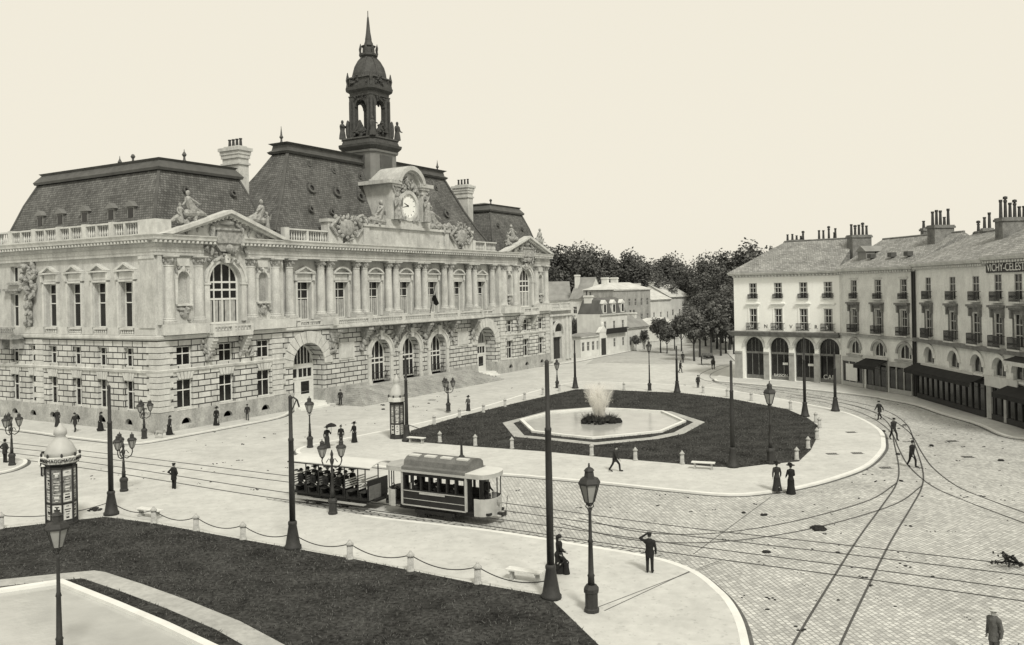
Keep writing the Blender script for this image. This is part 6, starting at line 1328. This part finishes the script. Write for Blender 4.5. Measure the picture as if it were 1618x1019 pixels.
for k in range(nb):
    x=-h2+.45+(L2-.9)*k/(nb-1); m=MB(); m.box(x-.22,x+.2,-.92,.92,.98,1.04); m.box(x-.2,x-.12,-.9,.9,.68,.98); m.build('seat',MT['darkwood'],TL); m=MB()
    for z in(1.16,1.3,1.44,1.58): m.box(x-.27,x-.235,-.9,.9,z,z+.075)
    m.build('backrest',MT['bench' if k>nb*.5 else 'shopwood'],TL)
    m=MB()
    for y in(-.96,.96): m.tube([(x-.25,y,.6),(x-.25,y,2.5)],.035,6)
    m.build('post',MT['tramdark'],TL)
m=MB(); m.box(h2-.06,h2,-.95,.95,.66,1.7); m.box(h2-.0,h2+.35,-.6,.6,.5,.62); m.build('end_panel',MT['tramdark'],TL)
m=MB(); m.box(h2+.02,h2+.06,-.9,.2,.6,1.4); m.build('end_sheet',MT['tramroof'],TL)
m=MB(); pr=[(-1.12,2.46),(-1.12,2.52),(-.8,2.62),(-.4,2.7),(0,2.73),(.4,2.7),(.8,2.62),(1.12,2.52),(1.12,2.46),(.8,2.56),(0,2.67),(-.8,2.56)]; vs=[(x,y,z) for x in(-h2-.1,h2+.3) for y,z in pr]; k=len(pr); m.add(vs,[tuple(range(k-1,-1,-1)),tuple(range(k,2*k))]+[(i,(i+1)%k,k+(i+1)%k,k+i) for i in range(k)]); rf2=m.build('canvas_roof',MT['canvas'],TL)
m=MB(); 
for y in(-1.14,1.14): m.box(-h2-.1,h2+.3,y-.015,y+.015,2.40,2.47)
m.build('fascia',MT['darkwood'],rf2)
M2=Matrix.Translation(c2)@Matrix.Rotation(rz2,4,'Z')
PL=['passenger in dark hat on the rear bench of the open trailer','taller passenger in bowler near the rear of the open trailer','passenger in dark clothes on the middle benches of the trailer']
i=0
for k in range(0,4):
    for y in((-.66,-.05,.6)):
        x=-h2+.5+(L2-.9)*k/(nb-1); w2=(i%3==2); o=person(0,0,rnd.uniform(1.62,1.76),0,'',('woman' if w2 else 'man'),'sit',('wide' if w2 else 'bowler'),at_=M2@Vector((x,y,.60)),grp='passengers on the open trailer'); o.rotation_euler=(0,0,rz2+PI/2); o['label']='woman passenger in a wide dark hat seated in the open trailer' if w2 else 'man passenger in a dark bowler seated in the open trailer'; i+=1
# ------------------------------------------------------------------ animals and cart
def quad(name,p,rz,label,cat,s,mt,mane=None):
    """horse or dog: one continuous body"""
    o=empty(name,p,rz,label,cat); m=MB(); V=lambda x,y,z:Vector((x*s,y*s,z*s)); C_=lambda a,b,ra,rb:m.capsule(V(*a),V(*b),ra*s,rb*s,8)
    C_((0,-.55,1.12),(0,.5,1.16),.30,.27); C_((0,-.5,1.05),(0,-.2,1.0),.30,.30); C_((0,.45,1.15),(0,.62,1.1),.27,.22)
    C_((0,-.68,1.25),(0,-1.02,1.68),.2,.13); C_((0,-1.0,1.72),(0,-1.36,1.42),.125,.075); C_((0,-1.3,1.46),(0,-1.42,1.38),.08,.07)
    for q in(-1,1):
        C_((q*.06,-.98,1.8),(q*.075,-.97,1.95),.035,.012)
        C_((q*.16,-.55,1.0),(q*.15,-.58+.08*q,.55),.11,.06); C_((q*.15,-.58+.08*q,.55),(q*.15,-.56+.12*q,.12),.052,.042); C_((q*.15,-.56+.12*q,.12),(q*.15,-.62+.12*q,.04),.05,.055)
        C_((q*.16,.5,1.05),(q*.16,.44-.06*q,.72),.17,.09); C_((q*.16,.44-.06*q,.72),(q*.16,.68-.06*q,.5),.085,.055); C_((q*.16,.68-.06*q,.5),(q*.16,.62-.06*q,.12),.05,.042); C_((q*.16,.62-.06*q,.12),(q*.16,.55-.06*q,.04),.05,.055)
    link('body',remesh(m,.02*s+.004,MT[mt],'body'),o)
    m=MB(); m.capsule(V(0,.78,1.2),V(0,.95,.75),.05*s,.06*s,6); m.capsule(V(0,.95,.75),V(0,.93,.5),.06*s,.02*s,6); m.build('tail',MT['hair'],o)
    if mane: 
        m=MB()
        for k in range(7): t=k/6; m.capsule(V(0,-.62-.42*t,1.42+.46*t),V(.06,-.5-.42*t,1.30+.44*t),.05*s,.03*s,5)
        m.build('mane',MT['hair'],o)
    return o
quad('horse',G(1127,583,0),R(-8),'dark horse facing the square in front of the cart','horse',1.0,'horse',True)
quad('dog',G(252,692,ZP),R(80),'pale dog on the pavement at the town hall corner','dog',.48,'curtain')
p=G(1119,577,0); ct=empty('horse_cart',p,R(-8),'loaded two wheeled cart behind the dark horse at the avenue mouth','cart')
m=MB(); m.box(-.8,.8,-.3,2.2,.95,1.05)
for q in(-.8,.8): m.box(q-.03,q+.03,-.3,2.2,1.05,1.5); m.tube([(q*.6,-.3,1.0),(q*.45,-2.8,1.1)],.04,6)
m.build('body',MT['shopwood'],ct)
for q in(-1,1):
    m=MB(); m.xf=Matrix.Translation((q*.95,.9,.72))@Matrix.Rotation(PI/2,4,'Y'); Fw=Fr(0,0,1,0); m.lathe((0,0,-.1),[(.1,0),(.1,.2)],8)
    m.xf=None; FWh=Fr(q*.95,.9,0,1); m.arcring(FWh,0,.72,.62,.70,-.04,.04,0,2*PI,18)
    for k in range(10): a=2*PI*k/10; m.tube([FWh(0,0,.72),FWh(.64*cos(a),0,.72+.64*sin(a))],.025,4)
    m.build('wheel',MT['darkwood'],ct)
ld=MB(); r5=random.Random(2)
for k in range(14): ld.ell((r5.uniform(-.6,.6),r5.uniform(0,2),1.3+r5.random()*.4),(.35,.4,.25),n=7,m=5)
ld.build('load',MT['cloth3'],ct)
# ------------------------------------------------------------------ small things on the ground
def debris(px,py,r,label,n=26,z=0.,name='rubbish_heap',fl=.35,cat='heap'):
    m=MB(); q=random.Random(int(px)); p=G(px,py,z)
    for k in range(n): a=q.uniform(0,2*PI); d=r*q.random()**.6; s=q.uniform(.05,.13); m.ell((d*cos(a),d*sin(a),s*fl+(r-d)*.15),(s,s*1.2,s*.6),Matrix.Rotation(q.random()*3,3,'Z'),6,4)
    o=m.build(name,MT['debris']); o.location=p; tag(o,label,cat)
debris(1292,836,.42,'dark heap lying on the branching rails at right',40); debris(1206,814,.16,'small dark scrap on the road below the island kerb',9,cat='scrap'); debris(508,-1 and 706,.05,'tiny scrap beside the umbrella woman',3,ZP,cat='scrap') if False else None
debris(150,806,.34,'dark heap on the near pavement beside the corner pole',22,ZP)
def drain(px,py,label,w_=.5,l=.8,z=.006):
    p=G(px,py,z); m=MB()
    for k in range(5): m.box(-l/2+l*k/5,-l/2+l*k/5+l*.12,-w_/2,w_/2,0,.012)
    m.box(-l/2,l/2,-w_/2-.03,-w_/2,0,.014); m.box(-l/2,l/2,w_/2,w_/2+.03,0,.014); o=m.build('drain_cover',MT['rail']); o.location=p; tag(o,label,'drain cover','iron covers set in the ground')
for x,y,l,z in((1355,716,'drain cover on the island pavement right of the lawn end',ZP+.004),(1315,717,'drain cover on the island pavement, left of another there',ZP+.004),(1345,683,'drain cover on the island near the lawn tip bollards',ZP+.004),(683,632,'dark cover in the square before the town hall steps',.006),(1400,739,'dark cover on the road right of the island kerb',.006),(1505,697,'dark cover on the road before the dark awning',.006),(1530,722,'dark cover on the road at right, nearer than another',.006),(585,637,'dark cover by the kerb below the steps',.006)): drain(x,y,l,z=z)
# dry branch lying at the right edge
br=MB(); p0=G(1612,893,.1); q=random.Random(9)
for k in range(16):
    a=PI+q.uniform(-.9,.9); l=q.uniform(.5,1.5); s=Vector((0,0,.05)); e=s+Vector((l*cos(a),l*sin(a)*.7,q.uniform(0,.5))); md=s.lerp(e,.5)+Vector((q.uniform(-.1,.1),q.uniform(-.1,.1),q.uniform(0,.2))); br.tube([s,md,e],[.028,.018,.008],5)
    for j in range(4): c_=md.lerp(e,q.random()); br.ell(c_+Vector((q.uniform(-.1,.1),q.uniform(-.1,.1),q.uniform(-.05,.08))),(.07,.05,.03),Matrix.Rotation(q.random()*3,3,'Y'),5,4)
for k in range(9): br.ell((q.uniform(-.3,.7),q.uniform(-.2,.2),q.uniform(.03,.3)),(.10,.07,.05),Matrix.Rotation(q.random()*3,3,'X'),6,4)
o=br.build('fallen_branch',MT['debris']); o.location=p0; tag(o,'dark leafy branch lying on the rails at the right edge','branch')
# grass tufts on the two lawns
def grass(P,holes,n,xr,yr,hgt,wd,name):
    q=random.Random(n); vs=[];fs=[]; k=0
    while k<n:
        x=q.uniform(*xr);y=q.uniform(*yr)
        if not poly_in(P,x,y): continue
        if any(poly_in(h,x,y) for h in holes): k+=1; continue
        a=q.uniform(0,PI); h=hgt*q.uniform(.5,1.4); i=len(vs); dx,dy=cos(a)*wd,sin(a)*wd; lx,ly=q.gauss(0,.05),q.gauss(0,.05)
        vs+=[(x-dx,y-dy,.155),(x+dx,y+dy,.155),(x+lx+dx*.3,y+ly+dy*.3,.155+h),(x+lx-dx*.3,y+ly-dy*.3,.155+h)]; fs.append((i,i+1,i+2,i+3)); k+=1
    me=bpy.data.meshes.new(name); me.from_pydata(vs,[],fs); me.materials.append(MT['blade']); o=link(name,me); o['kind']='stuff'
fpi=offs(FP,.95,True); ringF=[p for p in FP]
class Ring: pass
def ring_hole(x,y): return poly_in(FP,x,y) and not poly_in(fpi,x,y)
def grass2(P,bad,n,xr,yr,hgt,wd):
    q=random.Random(n); vs=[];fs=[]
    for k in range(n):
        x=q.uniform(*xr);y=q.uniform(*yr)
        if not poly_in(P,x,y) or bad(x,y): continue
        a=q.uniform(0,PI); h=hgt*q.uniform(.4,1.5); i=len(vs); dx,dy=cos(a)*wd,sin(a)*wd; lx,ly=q.gauss(0,.06),q.gauss(0,.06)
        vs+=[(x-dx,y-dy,.155),(x+dx,y+dy,.155),(x+lx,y+ly,.155+h)]; fs.append((i,i+1,i+2))
    me=bpy.data.meshes.new('grass'); me.from_pydata(vs,[],fs); me.materials.append(MT['blade']); o=link('grass',me); o['kind']='stuff'
fwk=offs(FW,-.2,True); grass2(fl_,lambda x,y:ring_hole(x,y) or poly_in(fwk,x,y),42000,(-10,28),(56,108),.10,.035)
wpi=offs(WP,-1.0); wring=list(WP)+list(reversed(wpi)); wcl=offs(WW,.25)+[Vector((-6,24,0)),Vector((-8,14,0)),Vector((-40,14,0)),Vector((-40,30,0))]
grass2(nl,lambda x,y:poly_in(wring,x,y) or poly_in(wcl,x,y),42000,(-34,6),(24,49),.08,.025)
# trodden dirt and droppings scattered over the road, past counting
m=MB(); q=random.Random(31); rp=GP(cob); isl2=GP(ISL)
k=0
while k<420:
    x,y=q.uniform(-30,42),q.uniform(28,112)
    p_=Vector((x,y,0))
    if poly_in(isl2,x,y) or poly_in(full,x,y) or poly_in(kt+ktback,x,y) or poly_in(kr+[Vector((80,50,0)),Vector((120,140,0)),Vector((45,190,0))],x,y): continue
    if not poly_in(rp,x,y) and q.random()<.6: continue
    s_=q.uniform(.02,.07)*(1+2*(q.random()<.08)); z=.0
    for j in range(q.choice([1,1,2,4])): m.ell((x+q.gauss(0,.12),y+q.gauss(0,.12),z+s_*.25),(s_,s_*q.uniform(.7,1.6),s_*.45),Matrix.Rotation(q.random()*3,3,'Z'),6,4)
    k+=1
o=m.build('droppings',MT['debris']); o['kind']='stuff'
